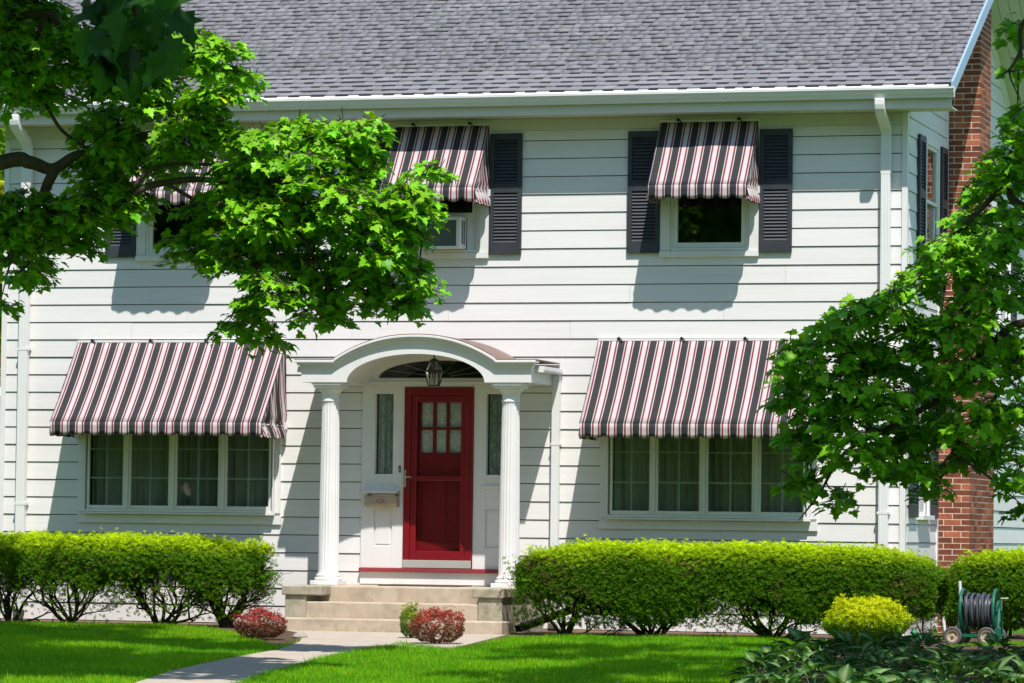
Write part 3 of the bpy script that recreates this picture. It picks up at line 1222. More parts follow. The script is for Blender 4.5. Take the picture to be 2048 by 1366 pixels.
wul = upper_window(1.650, 2.805)
wum = upper_window(4.876, 6.021, True)
wur = upper_window(8.066, 9.221)
m = MB()   # filler boards beside the air conditioner
m.box(5.752, 5.866, 0.0, 0.014, 4.465, 4.836)
m.build('filler_panel', 'trim', wum, bevel=0.002)
m = MB()
m.box(5.03, 5.20, 0.0, 0.014, 4.465, 4.836)
m.build('filler_panel', 'trim', wum, bevel=0.002)


SLAT = {}


def shutter(x0, x1, z0=4.408, z1=5.812, place=None, mir=1):
    """louvred shutter; place maps (u, out, z)"""
    P = place or (lambda u, o, z: (u, -o, z))
    w = x1 - x0

    def bx(m, a, b, oa, ob, c, d):
        vs = [P(a, oa, c), P(b, oa, c), P(b, ob, c), P(a, ob, c), P(a, oa, d), P(b, oa, d), P(b, ob, d), P(a, ob, d)]
        m.add(vs, [(0, 3, 2, 1), (4, 5, 6, 7), (0, 1, 5, 4), (1, 2, 6, 5), (2, 3, 7, 6), (3, 0, 4, 7)])
    st = 0.052
    zm = z0 + (z1 - z0) * 0.545
    m = MB()
    bx(m, x0, x0 + st, 0.014, 0.045, z0, z1)
    bx(m, x1 - st, x1, 0.014, 0.045, z0, z1)
    for a, b in ((z0, z0 + 0.135), (zm - 0.052, zm + 0.052), (z1 - 0.075, z1)):
        bx(m, x0 + st + 0.0004, x1 - st - 0.0004, 0.0145, 0.0445, a, b)
    bx(m, x0 + st - 0.003, x1 - st + 0.003, 0.0142, 0.018, z0 + 0.02, z1 - 0.02)
    s = m.build('shutter', 'navy', house, bevel=0.002)
    m = MB()
    for zz in (z0 + 0.05, zm):
        for xx in (x0 + 0.02, x1 - 0.02):
            bx(m, xx - 0.006, xx + 0.006, 0.0445, 0.048, zz - 0.006, zz + 0.006)
    m.build('screw_head', 'black', s)
    sw = round(w - 2 * st - 0.004, 3)
    key = (sw, place is None)
    if key not in SLAT:
        q = MB()
        c_, s_ = math.cos(0.75), math.sin(0.75)
        hw, t = 0.0195, 0.0035
        pr = [(-hw, -t), (hw, -t), (hw, t), (-hw, t)]
        pr = [(0.026 + a * c_ * 0.55 - b * s_, -a * s_ * 1.0 - 0 + b * c_) for a, b in pr]
        vs = []
        for ux in (-sw / 2, sw / 2):
            for o_, z_ in pr:
                vs.append((ux, -o_, z_) if place is None else (o_, ux, z_))
        q.add(vs, [(0, 1, 2, 3), (7, 6, 5, 4), (0, 4, 5, 1), (1, 5, 6, 2), (2, 6, 7, 3), (3, 7, 4, 0)])
        tmp = q.build('slat', 'navy', None)
        SLAT[key] = tmp.data
        bpy.data.objects.remove(tmp)
    for a, b in ((z0 + 0.135, zm - 0.052), (zm + 0.052, z1 - 0.075)):
        n = int((b - a) / 0.0385)
        for i in range(n):
            zz = a + (b - a) * (i + 0.5) / n
            o = link('slat', SLAT[key], s)
            o.location = P((x0 + x1) / 2, 0.004, zz)
    return s


for x0, x1 in ((1.262, 1.648), (2.81, 3.19), (4.486, 4.874), (6.030, 6.416), (7.680, 8.062), (9.226, 9.606)):
    shutter(x0, x1)


# side windows on the gable wall (x = XR)
def side_window(y0, y1, z0, z1, sh=(), rail=0.5, mat='dark'):
    X = XR
    m = MB()
    c = 0.07
    m.box(X, X + 0.030, y0 - c, y0, z0 - 0.02, z1 + 0.09)
    m.box(X, X + 0.030, y1, y1 + c, z0 - 0.02, z1 + 0.09)
    m.box(X, X + 0.030, y0 + 0.0004, y1 - 0.0004, z1, z1 + 0.09)
    w = m.build('window', 'trim', house, bevel=0.003)
    m = MB()
    m.box(X + 0.001, X + 0.085, y0 - c - 0.01, y1 + c + 0.01, z0 - 0.075, z0 - 0.022)
    m.build('sill', 'trim', w, bevel=0.004)
    zm = z0 + (z1 - z0) * rail
    s = 0.04
    for za, zb, dx in ((z0 - 0.02, zm + 0.02, -0.02), (zm - 0.02, z1, 0.0)):
        m = MB()
        xa, xb = X - 0.03 + dx, X + 0.012 + dx
        m.box(xa, xb, y0 + 0.001, y0 + s, za, zb)
        m.box(xa, xb, y1 - s, y1 - 0.001, za, zb)
        m.box(xa + 0.0005, xb - 0.0005, y0 + s + 0.0004, y1 - s - 0.0004, za, za + s)
        m.box(xa + 0.0005, xb - 0.0005, y0 + s + 0.0004, y1 - s - 0.0004, zb - s, zb)
        m.build('sash', 'trim', w, bevel=0.003)
        m = MB()
        m.box(X - 0.012 + dx, X - 0.006 + dx, y0 + s, y1 - s, za + s, zb - s)
        m.build('pane', 'glass', w)
    m = MB()
    a, b = X - 1.0, X - 0.06
    m.add([(a, y0, z0), (b, y0, z0), (b, y1, z0), (a, y1, z0), (a, y0, z1), (b, y0, z1), (b, y1, z1), (a, y1, z1)],
          [(0, 1, 2, 3), (7, 6, 5, 4), (3, 2, 6, 7), (0, 3, 7, 4), (1, 0, 4, 5)])
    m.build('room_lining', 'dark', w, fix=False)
    for a, b in sh:
        shutter(a, b, z0 - 0.05, z1 + 0.06, place=lambda u, o_, z: (X + o_, u, z))
    return w


side_window(1.09, 1.86, 4.37, 5.73, ((0.56, 0.95), (2.03, 2.41)), 0.52)
wsl = side_window(0.78, 1.36, 1.47, 2.88, ((0.17, 0.62), (1.50, 1.92)), 0.5)
side_window(6.55, 7.25, 4.0, 5.32, ((7.36, 7.75),), 0.5)
m = MB()
for k in range(5):
    m.box(XR - 0.075, XR - 0.068, 0.82, 1.32, 1.60 + k * 0.13, 1.61 + k * 0.13)
m.box(XR - 0.075, XR - 0.068, 1.065, 1.075, 1.5, 2.2)
m.build('muntin', 'muntin', wsl)
for (y_, z0, z1) in ((2.548, 4.2, 6.95), (2.02, ZB, 4.2)):
    m = MB()
    m.box(XR, XR + 0.022, y_ - 0.055, y_ + 0.02, z0, z1)
    m.build('corner_board', 'trim', house, bevel=0.002)

# ------------------------------------------------------------------ chimney
CXB = XR + 0.016
UP_Y0, UP_Y1, LO_Y0, LO_Y1 = 2.592, 3.365, 2.037, 3.791
CX1 = 11.312
m = MB()
j = 0.0015
m.box(CXB, CX1 - j, UP_Y0 + j, UP_Y1 - j, 0.0, 9.9)
m.box(CXB + 0.001, CX1 - j - 0.001, LO_Y0 + j, LO_Y1 - j, 0.0, 3.6)
m.prism([(LO_Y0 + j, 3.6), (LO_Y1 - j, 3.6), (UP_Y1 - j - 0.001, 4.3), (UP_Y0 + j + 0.001, 4.3)], CXB + 0.0005, CX1 - j - 0.0005, 'x')
chim = m.build('chimney', 'mortar', house)
BR = {}


def brick_mesh(kind, dims):
    if dims not in BR:
        q = MB()
        x, y, z = dims
        q.box(-x / 2, x / 2, -y / 2, y / 2, -z / 2, z / 2)
        t = q.build('brick', 'brick', None, bevel=0.0)
        BR[dims] = t.data
        bpy.data.objects.remove(t)
    return BR[dims]


CH = 0.0694


def chimney_bricks():
    singles, rest = [], []
    for cidx in range(0, 140):
        z = 0.03 + cidx * CH
        if z > 9.8:
            break
        if z < 3.6:
            y0, y1 = LO_Y0, LO_Y1
        elif z < 4.3:
            t = (z - 3.6) / 0.7
            y0, y1 = LO_Y0 + (UP_Y0 - LO_Y0) * t, LO_Y1 + (UP_Y1 - LO_Y1) * t
        else:
            y0, y1 = UP_Y0, UP_Y1
        bz = 0.0575
        jt = 0.0115
        w = CX1 - CXB
        # front face
        if cidx % 2:
            xs_ = [(CXB, CXB + 0.06), (CXB + 0.06 + jt, CXB + 0.06 + jt + 0.195), (CXB + 0.06 + 2 * jt + 0.195, CX1)]
            sx = y0 + 0.195 + jt
        else:
            xs_ = [(CXB, CXB + 0.165), (CXB + 0.165 + jt, CX1)]
            sx = y0 + 0.092 + jt
        for k, (a, b) in enumerate(xs_):
            last = k == len(xs_) - 1
            dy = (sx - jt - y0) if last else 0.09
            it = ((round(b - a, 4), round(dy, 4), bz), ((a + b) / 2, y0 + dy / 2, z + bz / 2))
            # parts for what the photo shows: 4.4 m up to the rake, and 0.9..1.8 m above the hedges
            (singles if (4.35 < z < 7.6) or (0.9 < z < 2.2) else rest).append(it)
        # side face
        yy = sx
        while yy < y1 - 0.03:
            e = min(yy + 0.195, y1)
            it = ((0.09, round(e - yy, 4), bz), (CX1 - 0.045, (yy + e) / 2, z + bz / 2))
            (singles if (4.9 < z < 7.9) or (1.0 < z < 1.9) else rest).append(it)
            yy = e + jt
    random.shuffle(singles)
    for dims, c in singles[:300]:
        o = link('brick', brick_mesh('b', dims), chim)
        o.location = (c[0] + random.uniform(0, 0.0015), c[1] - random.uniform(0, 0.0015), c[2])
    q = MB()
    for dims, c in singles[300:] + rest:
        x, y, z = (d / 2 for d in dims)
        q.box(c[0] - x, c[0] + x, c[1] - y, c[1] + y, c[2] - z, c[2] + z)
    stuff(q.build('brickwork', 'brick', chim, fix=False))


chimney_bricks()

# ------------------------------------------------------------------ entry
XC = 5.456
EL, ER = 4.512, 6.400
m = MB()
# flat surround built of boards around door and sidelights
yb, yf = 0.0, -0.030
for a, b, c, d in ((EL, 4.672, 0.765, 2.93), (4.893, 5.030, 0.765, 2.93), (5.874, 6.026, 0.765, 2.93), (6.242, ER, 0.765, 2.93),
                   (4.6725, 4.8925, 2.79, 2.93), (4.6725, 4.8925, 1.455, 1.855), (4.6725, 4.8925, 0.765, 1.012),
                   (6.0265, 6.2415, 2.79, 2.93), (6.0265, 6.2415, 1.455, 1.855), (6.0265, 6.2415, 0.765, 1.012),
                   (5.0305, 5.8735, 2.868, 2.93)):
    m.box(a, b, yf, 0.05, c, d)
ent = m.build('entry_surround', 'trim', house, bevel=0.003)
for a, b in ((4.674, 4.891), (6.028, 6.240)):
    m = MB()
    m.box(a, b, -0.014, 0.03, 1.013, 1.454)
    m.box(a + 0.022, b - 0.022, -0.022, -0.01, 1.04, 1.43)
    m.build('recessed_panel', 'trim', ent, bevel=0.004)
    m = MB()
    m.box(a - 0.05, b + 0.05, -0.052, -0.029, 1.69, 1.735)
    m.build('moulding', 'trim', ent, bevel=0.006)
    m = MB()
    m.box(a, b, 0.028, 0.034, 1.856, 2.789)
    m.build('sidelight_pane', 'glass', ent)
    # leaded came pattern just behind the glass
    m = MB()
    w = b - a
    xm = (a + b) / 2
    for k in range(3):
        z0 = 1.90 + k * 0.30
        for sx in (-1, 1):
            pts = [(xm, 0.040, z0), (xm + sx * w * 0.3, 0.040, z0 + 0.075), (xm + sx * w * 0.34, 0.040, z0 + 0.15), (xm + sx * w * 0.3, 0.040, z0 + 0.225), (xm, 0.040, z0 + 0.30)]
            m.tube(pts, 0.005, 5)
    m.tube([(xm, 0.040, 1.86), (xm, 0.040, 2.785)], 0.004, 5)
    m.build('leaded_came', 'kick', ent)
    curtain(ent, a + 0.01, b - 0.01, 1.857, 2.788, 0.060, 'lace', 'sheer_curtain', 0.012)
m = MB()
m.box(EL + 0.02, ER - 0.02, -0.062, -0.031, 2.905, 2.932)
m.box(EL + 0.02, ER - 0.02, -0.046, -0.031, 2.88, 2.9045)
m.build('lintel_moulding', 'trim', ent, bevel=0.006)
# tympanum board with fanlight
m = MB()


def ell(cx, cz, rx, rz, n, a0=0.0, a1=math.pi):
    return [(cx + rx * math.cos(a0 + (a1 - a0) * i / n), cz + rz * math.sin(a0 + (a1 - a0) * i / n)) for i in range(n + 1)]


outer = ell(XC, 2.9325, 0.93, 0.36, 24)
inner = ell(XC, 2.975, 0.755, 0.205, 24)
vs = []
for (x, z) in outer:
    vs.append((x, -0.026, z))
for (x, z) in inner:
    vs.append((x, -0.026, z))
for (x, z) in inner:
    vs.append((x, 0.03, z))
n = 25
fs = [(i, i + 1, n + i + 1, n + i) for i in range(n - 1)] + [(n + i, n + i + 1, 2 * n + i + 1, 2 * n + i) for i in range(n - 1)]
m.add(vs, fs)
m.box(XC - 0.93, XC + 0.93, -0.0265, 0.03, 2.933, 2.974)
m.build('tympanum', 'trim', ent)
m = MB()
m.prism(ell(XC, 2.976, 0.757, 0.207, 24), 0.016, 0.022, 'y')
m.build('fanlight_pane', 'glass', ent)
m = MB()
for k in range(1, 7):
    a = math.pi * k / 7
    m.tube([(XC + 0.12 * math.cos(a), 0.028, 2.98 + 0.05 * math.sin(a)), (XC + 0.74 * math.cos(a), 0.028, 2.98 + 0.195 * math.sin(a))], 0.005, 5)
m.build('fanlight_muntin', 'kick', ent)
m = MB()
m.box(XC - 0.9, XC + 0.9, 0.12, 0.13, 2.95, 3.2)
m.box(EL, ER, 0.45, 0.46, 0.6, 3.2)
m.box(EL, ER, 0.09, 0.45, 3.2, 3.21)
m.build('entry_lining', 'dark', ent)
# red sill and riser board
m = MB()
m.box(EL - 0.004, ER + 0.02, -0.075, 0.03, 0.722, 0.764)
m.build('door_sill', 'redsill', ent, bevel=0.004)
m = MB()
m.box(EL, ER, -0.034, 0.03, 0.575, 0.721)
m.build('riser_board', 'trim', ent, bevel=0.003)

# door: storm door in front of a panelled six-light door
DL, DR, DB, DT = 5.034, 5.870, 0.766, 2.866
m = MB()
m.box(DL, DL + 0.075, -0.052, 0.02, DB, DT)
m.box(DR - 0.075, DR, -0.052, 0.02, DB, DT)
m.box(DL + 0.0755, DR - 0.0755, -0.0515, 0.02, DT - 0.09, DT)
door = m.build('front_door', 'red', house, bevel=0.006)
a, b = DL + 0.078, DR - 0.078
m = MB()   # storm door leaf
m.box(a, a + 0.072, -0.038, -0.006, DB + 0.03, DT - 0.093)
m.box(b - 0.072, b, -0.038, -0.006, DB + 0.03, DT - 0.093)
m.box(a + 0.0725, b - 0.0725, -0.0375, -0.006, DT - 0.17, DT - 0.093)
m.box(a + 0.0725, b - 0.0725, -0.0375, -0.006, DB + 0.03, DB + 0.20)
m.box(a + 0.0725, b - 0.0725, -0.0375, -0.006, 1.785, 1.840)
m.build('storm_door_leaf', 'red', door, bevel=0.006)
m = MB()
m.box(a + 0.073, b - 0.073, -0.024, -0.019, DB + 0.20, 1.785)
m.build('storm_pane', 'doorglass', door)
m = MB()
m.box(a + 0.073, b - 0.073, -0.024, -0.019, 1.840, DT - 0.17)
m.build('storm_pane', 'doorglass', door)
m = MB()
m.box(DL + 0.004, DR - 0.004, -0.060, -0.0525, DB + 0.005, DB + 0.095)
m.build('kick_plate', 'kick', door, bevel=0.003)
# inner door
yi = 0.045
px0, px1 = a + 0.10, b - 0.095
m = MB()
zt0, zt1, zt2 = 2.110, 2.390, 2.690
m.box(a, px0, yi, yi + 0.04, DB, DT)
m.box(px1, b, yi, yi + 0.04, DB, DT)
cw = (px1 - px0)
b1, b2 = px0 + cw / 3, px0 + 2 * cw / 3
m.box(px0, px1, yi + 0.0005, yi + 0.04, zt2, DT)
m.box(px0, px1, yi + 0.0005, yi + 0.04, 1.78, zt0)
m.box(px0, px1, yi + 0.0005, yi + 0.04, DB, 1.085)
m.box(px0 + cw / 2 - 0.06, px0 + cw / 2 + 0.06, yi + 0.001, yi + 0.04, 1.085, 1.78)
m.box(px0 + 0.003, px1 - 0.003, yi + 0.018, yi + 0.034, 1.08, 1.785)
m.build('inner_door', 'red', door, bevel=0.004)
m = MB()
for xx in (b1, b2):
    m.box(xx - 0.019, xx + 0.019, yi, yi + 0.035, zt0, zt2)
for (xa, xb) in ((px0, b1 - 0.0195), (b1 + 0.0195, b2 - 0.0195), (b2 + 0.0195, px1)):
    m.box(xa, xb, yi, yi + 0.035, zt1 - 0.016, zt1 + 0.016)
m.build('muntin', 'red', door, bevel=0.003)
for (za, zb) in ((zt0, zt1 - 0.016), (zt1 + 0.016, zt2)):
    for (xa, xb) in ((px0, b1 - 0.019), (b1 + 0.019, b2 - 0.019), (b2 + 0.019, px1)):
        m = MB()
        m.box(xa, xb, yi + 0.016, yi + 0.02, za, zb)
        m.build('pane', 'doorglass', door)
curtain(door, px0 - 0.01, px1 + 0.01, zt0 - 0.02, zt2 + 0.02, yi + 0.05, 'lace', 'lace_curtain', 0.010)
m = MB()
hx = DL + 0.016
m.box(hx - 0.016, hx + 0.018, -0.064, -0.0525, 1.705, 1.905)
hd = m.build('handle', 'nickel', door, bevel=0.006)
m = MB()
m.tube([(hx, -0.06, 1.815), (hx, -0.095, 1.815), (hx + 0.03, -0.10, 1.822), (hx + 0.07, -0.10, 1.826), (hx + 0.105, -0.098, 1.812)], [0.011, 0.011, 0.010, 0.008, 0.006], 8)
m.build('lever', 'nickel', hd, smooth=True)
m = MB()
m.box(4.968, 4.996, -0.042, -0.0305, 1.875, 1.955)
db = m.build('door_bell', 'brass', house, bevel=0.003)
m = MB()
m.lathe([(0.007, 0), (0.007, -0.006)], (4.982, -0.042, 1.905), 10, 'y')
m.build('push_button', 'paper', db)

# ------------------------------------------------------------------ portico (columns, entablature, barrel roof)
PL, PR, PF = 4.085, 6.827, -0.985
arch_in = ell(XC, 2.885, 0.822, 0.325, 28)            # opening in the front board
m = MB()


def arch_outer(half, shoulder, base, apex, n=24):
    """flat shoulders and a raised segmental arch between them, left to right"""
    pts = []
    rz = apex - base
    for i in range(n + 1):
        t = -1 + 2 * i / n
        pts.append((XC + shoulder * t, base + rz * (1 - abs(t) ** 2.25)))
    return pts


top = arch_outer(1.37, 0.965, 3.055, 3.345)
# front board as strips between the opening and the top line
xs_ = sorted({PL, PR, XC - 0.822, XC + 0.822, *[p[0] for p in top], *[p[0] for p in arch_in]})
xs_ = [x for x in xs_ if PL <= x <= PR]


def topz(x):
    t = (x - XC) / 0.965
    return 3.055 + (0.29 * (1 - abs(t) ** 2.25) if abs(t) < 1 else 0)


def botz(x):
    t = (x - XC) / 0.822
    return 2.885 + (0.325 * math.sqrt(max(0, 1 - t * t)) if abs(t) < 1 else 0)


vs, fs = [], []
for x in xs_:
    vs += [(x, PF, botz(x)), (x, PF, topz(x)), (x, PF + 0.11, topz(x)), (x, PF + 0.11, botz(x))]
for i in range(len(xs_) - 1):
    for k in range(4):
        fs.append((4 * i + k, 4 * i + (k + 1) % 4, 4 * (i + 1) + (k + 1) % 4, 4 * (i + 1) + k))
e = 4 * (len(xs_) - 1)
fs += [(3, 2, 1, 0), (e, e + 1, e + 2, e + 3)]
m.add(vs, fs)
port = m.build('portico', 'trim', house)
# side beams from the columns back to the wall
for (xa, xb) in ((PL + 0.002, XC - 0.86), (XC + 0.86, PR - 0.002)):
    m = MB()
    m.box(xa, xb, PF + 0.111, -0.016, 2.886, 3.05)
    m.build('side_beam', 'trim', port, bevel=0.003)
# vaulted ceiling
vin = [(XC + 0.858 * math.cos(math.pi * i / 24), 2.90 + 0.385 * math.sin(math.pi * i / 24)) for i in range(25)]
m = MB()
m.grid([[(x, yy, z) for x, z in vin] for yy in (PF + 0.11, -0.5, -0.028)])
m.build('vault_ceiling', 'trim', port, smooth=True, fix=False)
# crown moulding following the top line: three stacked fillets
path = [(PL, 3.055)] + [(x, topz(x)) for x in np.linspace(XC - 0.965, XC + 0.965, 33)] + [(PR, 3.055)]


def offset_path(d, ext):
    """shift the line outward along its normals"""
    out = []
    n = len(path)
    for i, (x, z) in enumerate(path):
        x0_, z0_ = path[max(i - 1, 0)]
        x1_, z1_ = path[min(i + 1, n - 1)]
        tx, tz = x1_ - x0_, z1_ - z0_
        l = math.hypot(tx, tz)
        k = 1.0
        out.append((x - tz / l * d * k, z + tx / l * d))
    out[0] = (PL - ext, 3.055 + d)
    out[-1] = (PR + ext, 3.055 + d)
    return out


for d0, d1, pro, ex in ((-0.004, 0.024, 0.018, 0.018), (0.0242, 0.052, 0.042, 0.042), (0.0522, 0.080, 0.068, 0.066)):
    A, B_ = offset_path(d0, ex), offset_path(d1, ex)
    m = MB()
    vs, fs = [], []
    for (xa, za), (xb, zb) in zip(A, B_):
        vs += [(xa, PF - pro, za), (xb, PF - pro, zb), (xb, PF + 0.10, zb), (xa, PF + 0.10, za)]
    for i in range(len(A) - 1):
        for k in range(4):
            fs.append((4 * i + k, 4 * i + (k + 1) % 4, 4 * (i + 1) + (k + 1) % 4, 4 * (i + 1) + k))
    e = 4 * (len(A) - 1)
    fs += [(3, 2, 1, 0), (e, e + 1, e + 2, e + 3)]
    m.add(vs, fs)
    m.build('crown_moulding', 'trim', port, bevel=0.004)
# roofing back to the wall
T0 = offset_path(0.0805, 0.07)
m = MB()
vs, fs = [], []
for (x, z) in T0:
    vs += [(x, PF - 0.05, z), (x, -0.016, z), (x, -0.016, z + 0.012), (x, PF - 0.05, z + 0.012)]
for i in range(len(T0) - 1):
    for k in range(4):
        fs.append((4 * i + k, 4 * i + (k + 1) % 4, 4 * (i + 1) + (k + 1) % 4, 4 * (i + 1) + k))
e = 4 * (len(T0) - 1)
fs += [(3, 2, 1, 0), (e, e + 1, e + 2, e + 3)]
m.add(vs, fs)
m.build('barrel_roof', 'roofmetal', port)
for sgn, xe in ((-1, PL - 0.012), (1, PR + 0.012)):
    m = MB()
    xa, xb = (xe, xe + sgn * 0.09)
    m.box(min(xa, xb), max(xa, xb), PF + 0.16, -0.03, 3.012, 3.028)
    m.box(xb - 0.006, xb + 0.006, PF + 0.16, -0.03, 3.0285, 3.075)
    m.box(min(xa, xb), max(xa, xb), PF + 0.145, PF + 0.159, 3.005, 3.075)
    m.build('portico_gutter', 'alu', port, bevel=0.003)
m = MB()
m.box(6.822, 6.912, -0.092, -0.022, 0.14, 3.011)
pd = m.build('downspout', 'alu', house, bevel=0.005)
for zz in (2.2, 1.0):
    m = MB()
    m.box(6.812, 6.922, -0.095, -0.0135, zz, zz + 0.025)
    m.build('strap', 'alu', pd)

LAND = 0.566
for cx in (4.385, 6.540):
    cy = -0.80
    m = MB()
    n, fl = 96, 20
    vs, fs = [], []
    zs_ = [0.705, 0.72, 0.735, 1.2, 1.7, 2.2, 2.60, 2.635, 2.65, 2.665]
    for zz in zs_:
        t = (zz - 0.7) / 1.96
        r = 0.119 - 0.019 * t ** 1.5
        dep = 0.0 if zz < 0.715 or zz > 2.652 else (0.5 if zz in (0.72, 2.65) else 1.0)
        for k in range(n):
            a = 2 * math.pi * k / n
            f_ = max(0.0, math.sin(a * fl / 1.0)) if False else (0.5 - 0.5 * math.cos(a * fl)) ** 0.6
            rr = r - 0.0085 * dep * f_
            vs.append((cx + rr * math.cos(a), cy + rr * math.sin(a), zz))
    for i in range(len(zs_) - 1):
        for k in range(n):
            fs.append((i * n + k, i * n + (k + 1) % n, (i + 1) * n + (k + 1) % n, (i + 1) * n + k))
    m.add(vs, fs)
    c = m.build('column', 'trim', house, smooth=True)
    m = MB()
    m.box(cx - 0.165, cx + 0.165, cy - 0.165, cy + 0.165, LAND + 0.002, 0.617)
    m.build('plinth', 'trim', c, bevel=0.004)
    m = MB()
    m.lathe([(0.150, 0.618), (0.158, 0.628), (0.158, 0.642), (0.148, 0.654), (0.138, 0.657), (0.138, 0.668), (0.142, 0.675), (0.138, 0.686), (0.124, 0.692), (0.120, 0.706)], (cx, cy, 0), 40)
    m.build('base', 'trim', c, smooth=True)
    m = MB()
    m.lathe([(0.099, 2.664), (0.099, 2.668), (0.108, 2.672), (0.108, 2.684), (0.100, 2.690), (0.100, 2.752), (0.106, 2.756), (0.106, 2.766), (0.112, 2.772), (0.134, 2.800), (0.140, 2.812), (0.140, 2.820)], (cx, cy, 0), 40)
    m.build('capital', 'trim', c, smooth=True)
    m = MB()
    m.box(cx - 0.158, cx + 0.158, cy - 0.158, cy + 0.158, 2.821, 2.850)
    m.box(cx - 0.172, cx + 0.172, cy - 0.172, cy + 0.172, 2.8505, 2.884)
    m.build('abacus', 'trim', c, bevel=0.004)

# ================================================================== AWNINGS
def awning(xa, xb, ztop, zfold, zbot, proj, label, group, phase, clips, sag=0.03):
    t = thing('awning', label, 'awning', ((xa + xb) / 2, -0.02, zbot), group)
    r = random.Random(int(xa * 10))
    y0 = -0.042
    nx = max(24, int((xb - xa) / 0.03))
    X = np.linspace(xa, xb, nx + 1)

    def slope(s, x):
        z = ztop + (zfold - ztop) * s
        y = y0 - (proj + y0) * (s ** 1.0)
        bulge = -sag * math.sin(math.pi * s) * (0.6 + 0.4 * math.sin((x - xa) * 7.0))
        return (x, y - bulge * 0.6, z + bulge * 0.8)
    m = MB()
    S = np.linspace(0, 1, 13)
    m.grid([[slope(s, x) for x in X] for s in S])
    m.uv = [(x - xa + phase, s) for s in S for x in X]
    cn = m.build('canopy', 'canvas', t, smooth=True, fix=False)
    so = cn.modifiers.new('cloth', 'SOLIDIFY')
    so.thickness = 0.003
    # valance with scallops under each white band
    m = MB()
    rows = []
    uv = []
    nv = max(60, int((xb - xa) / 0.0117))
    XV = np.linspace(xa, xb, nv + 1)
    for j, q in enumerate((0, 0.35, 0.7, 1.0)):
        row = []
        for x in XV:
            u = (x - xa + phase) / PERIOD
            f = u - math.floor(u)
            cusp = (1 - abs(f - 0.5) * 2) ** 2.2 * 0.030          # notch rises mid-black
            zb = zbot + cusp
            wave = 0.010 * q * math.sin(u * 6.2832 + 0.5) + 0.006 * q * math.sin(u * 2.3)
            row.append((x, -proj - 0.004 + wave, zfold + (zb - zfold) * q))
            uv.append((x - xa + phase, q))
        rows.append(row)
    m.grid(rows)
    m.uv = uv
    v_ = m.build('valance', 'canvas', t, smooth=True, fix=False)
    so = v_.modifiers.new('cloth', 'SOLIDIFY')
    so.thickness = 0.003
    # gathered side wings
    for side_x, sgn in ((xa, -1), (xb, 1)):
        m = MB()
        rows, uv = [], []
        ny, nz_ = 40, 16
        for i in range(ny + 1):
            q = i / ny                       # 0 wall .. 1 front
            y = y0 - (proj + y0) * q
            zt = ztop + (zfold - ztop) * q
            row = []
            for k in range(nz_ + 1):
                w = k / nz_
                zlow = zbot - 0.015 + 0.012 * abs(math.sin(q * 9.4))
                z = zt + (zlow - zt) * w
                hgt = (zt - z)
                fold = (0.010 + 0.035 * w * min(1, hgt / 0.25)) * math.sin(q * 31.0 + 1.8 * math.sin(w * 3.3) + 0.7) * min(1, w * 3)
                pin = 0.03 * math.exp(-((z - zfold) / 0.05) ** 2) * min(1, w * 2)
                row.append((side_x + sgn * (fold * 0.7 + 0.004 - pin), y + 0.02 * w * math.sin(q * 31 + 2.0) * min(1, w * 2), z))
                uv.append((q * proj * 1.75 + 0.05 + 0.12 * w * (1 - q), w))
            rows.append(row)
        m.grid(rows)
        m.uv = uv
        m.build('side_wing', 'canvas', t, smooth=True, fix=False)
    # dark binding on the slope edges, frame bars, top rail and clips
    for sx in (xa - 0.004, xb + 0.004):
        m = MB()
        m.tube([slope(s, sx) for s in S], 0.0045, 6)
        m.build('binding', 'black', t)
    m = MB()
    zf = zfold - 0.02
    m.tube([(xa + 0.012, y0 - 0.0, zf), (xa + 0.012, -proj + 0.012, zf), (xb - 0.012, -proj + 0.012, zf), (xb - 0.012, y0, zf)], 0.010, 8)
    m.build('frame_bar', 'alu', t)
    m = MB()
    m.box(xa - 0.004, xb + 0.010, -0.048, -0.016, ztop + 0.002, ztop + 0.028)
    m.build('head_rail', 'trim', t, bevel=0.003)
    for cx in clips:
        m = MB()
        m.lathe([(0.012, -0.062), (0.020, -0.058), (0.020, -0.0485)], (cx, 0, ztop + 0.030), 10, 'y')
        m.tube([(cx, -0.058, ztop + 0.034), (cx + 0.025, -0.064, ztop + 0.028), (cx + 0.04, -0.066, ztop + 0.0)], 0.007, 6)
        m.build('clip', 'black', t, smooth=True)
    for sx, sgn in ((xa, -1), (xb, 1)):
        m = MB()
        m.box(sx - 0.012 + sgn * 0.02, sx + 0.012 + sgn * 0.02, -0.07, -0.016, zfold - 0.06, zfold + 0.02)
        m.build('bracket', 'alu', t, bevel=0.003)
    return t


GA = 'striped awnings over the front windows'
awning(0.935, 3.555, 3.388, 2.425, 2.268, 0.845, 'wide striped awning over the picture window left of the front door', GA, 0.0, (1.12, 1.86, 2.56))
awning(7.357, 9.975, 3.398, 2.432, 2.268, 0.82, 'wide striped awning over the picture window right of the front door, partly behind maple leaves', GA, 0.0, (7.60, 8.34, 9.08))
awning(1.655, 2.80, 5.903, 5.140, 4.975, 0.60, 'narrow striped upstairs awning almost hidden behind maple leaves', GA, 0.047, (1.87, 2.55), 0.02)
awning(4.880, 6.012, 5.905, 5.140, 4.975, 0.60, 'narrow striped awning above the upstairs window with the air conditioner', GA, 0.047, (5.09, 5.78), 0.02)
awning(8.066, 9.203, 5.903, 5.138, 4.975, 0.60, 'narrow striped awning above the rightmost upstairs front window, in clear view', GA, 0.047, (8.27, 8.98), 0.02)

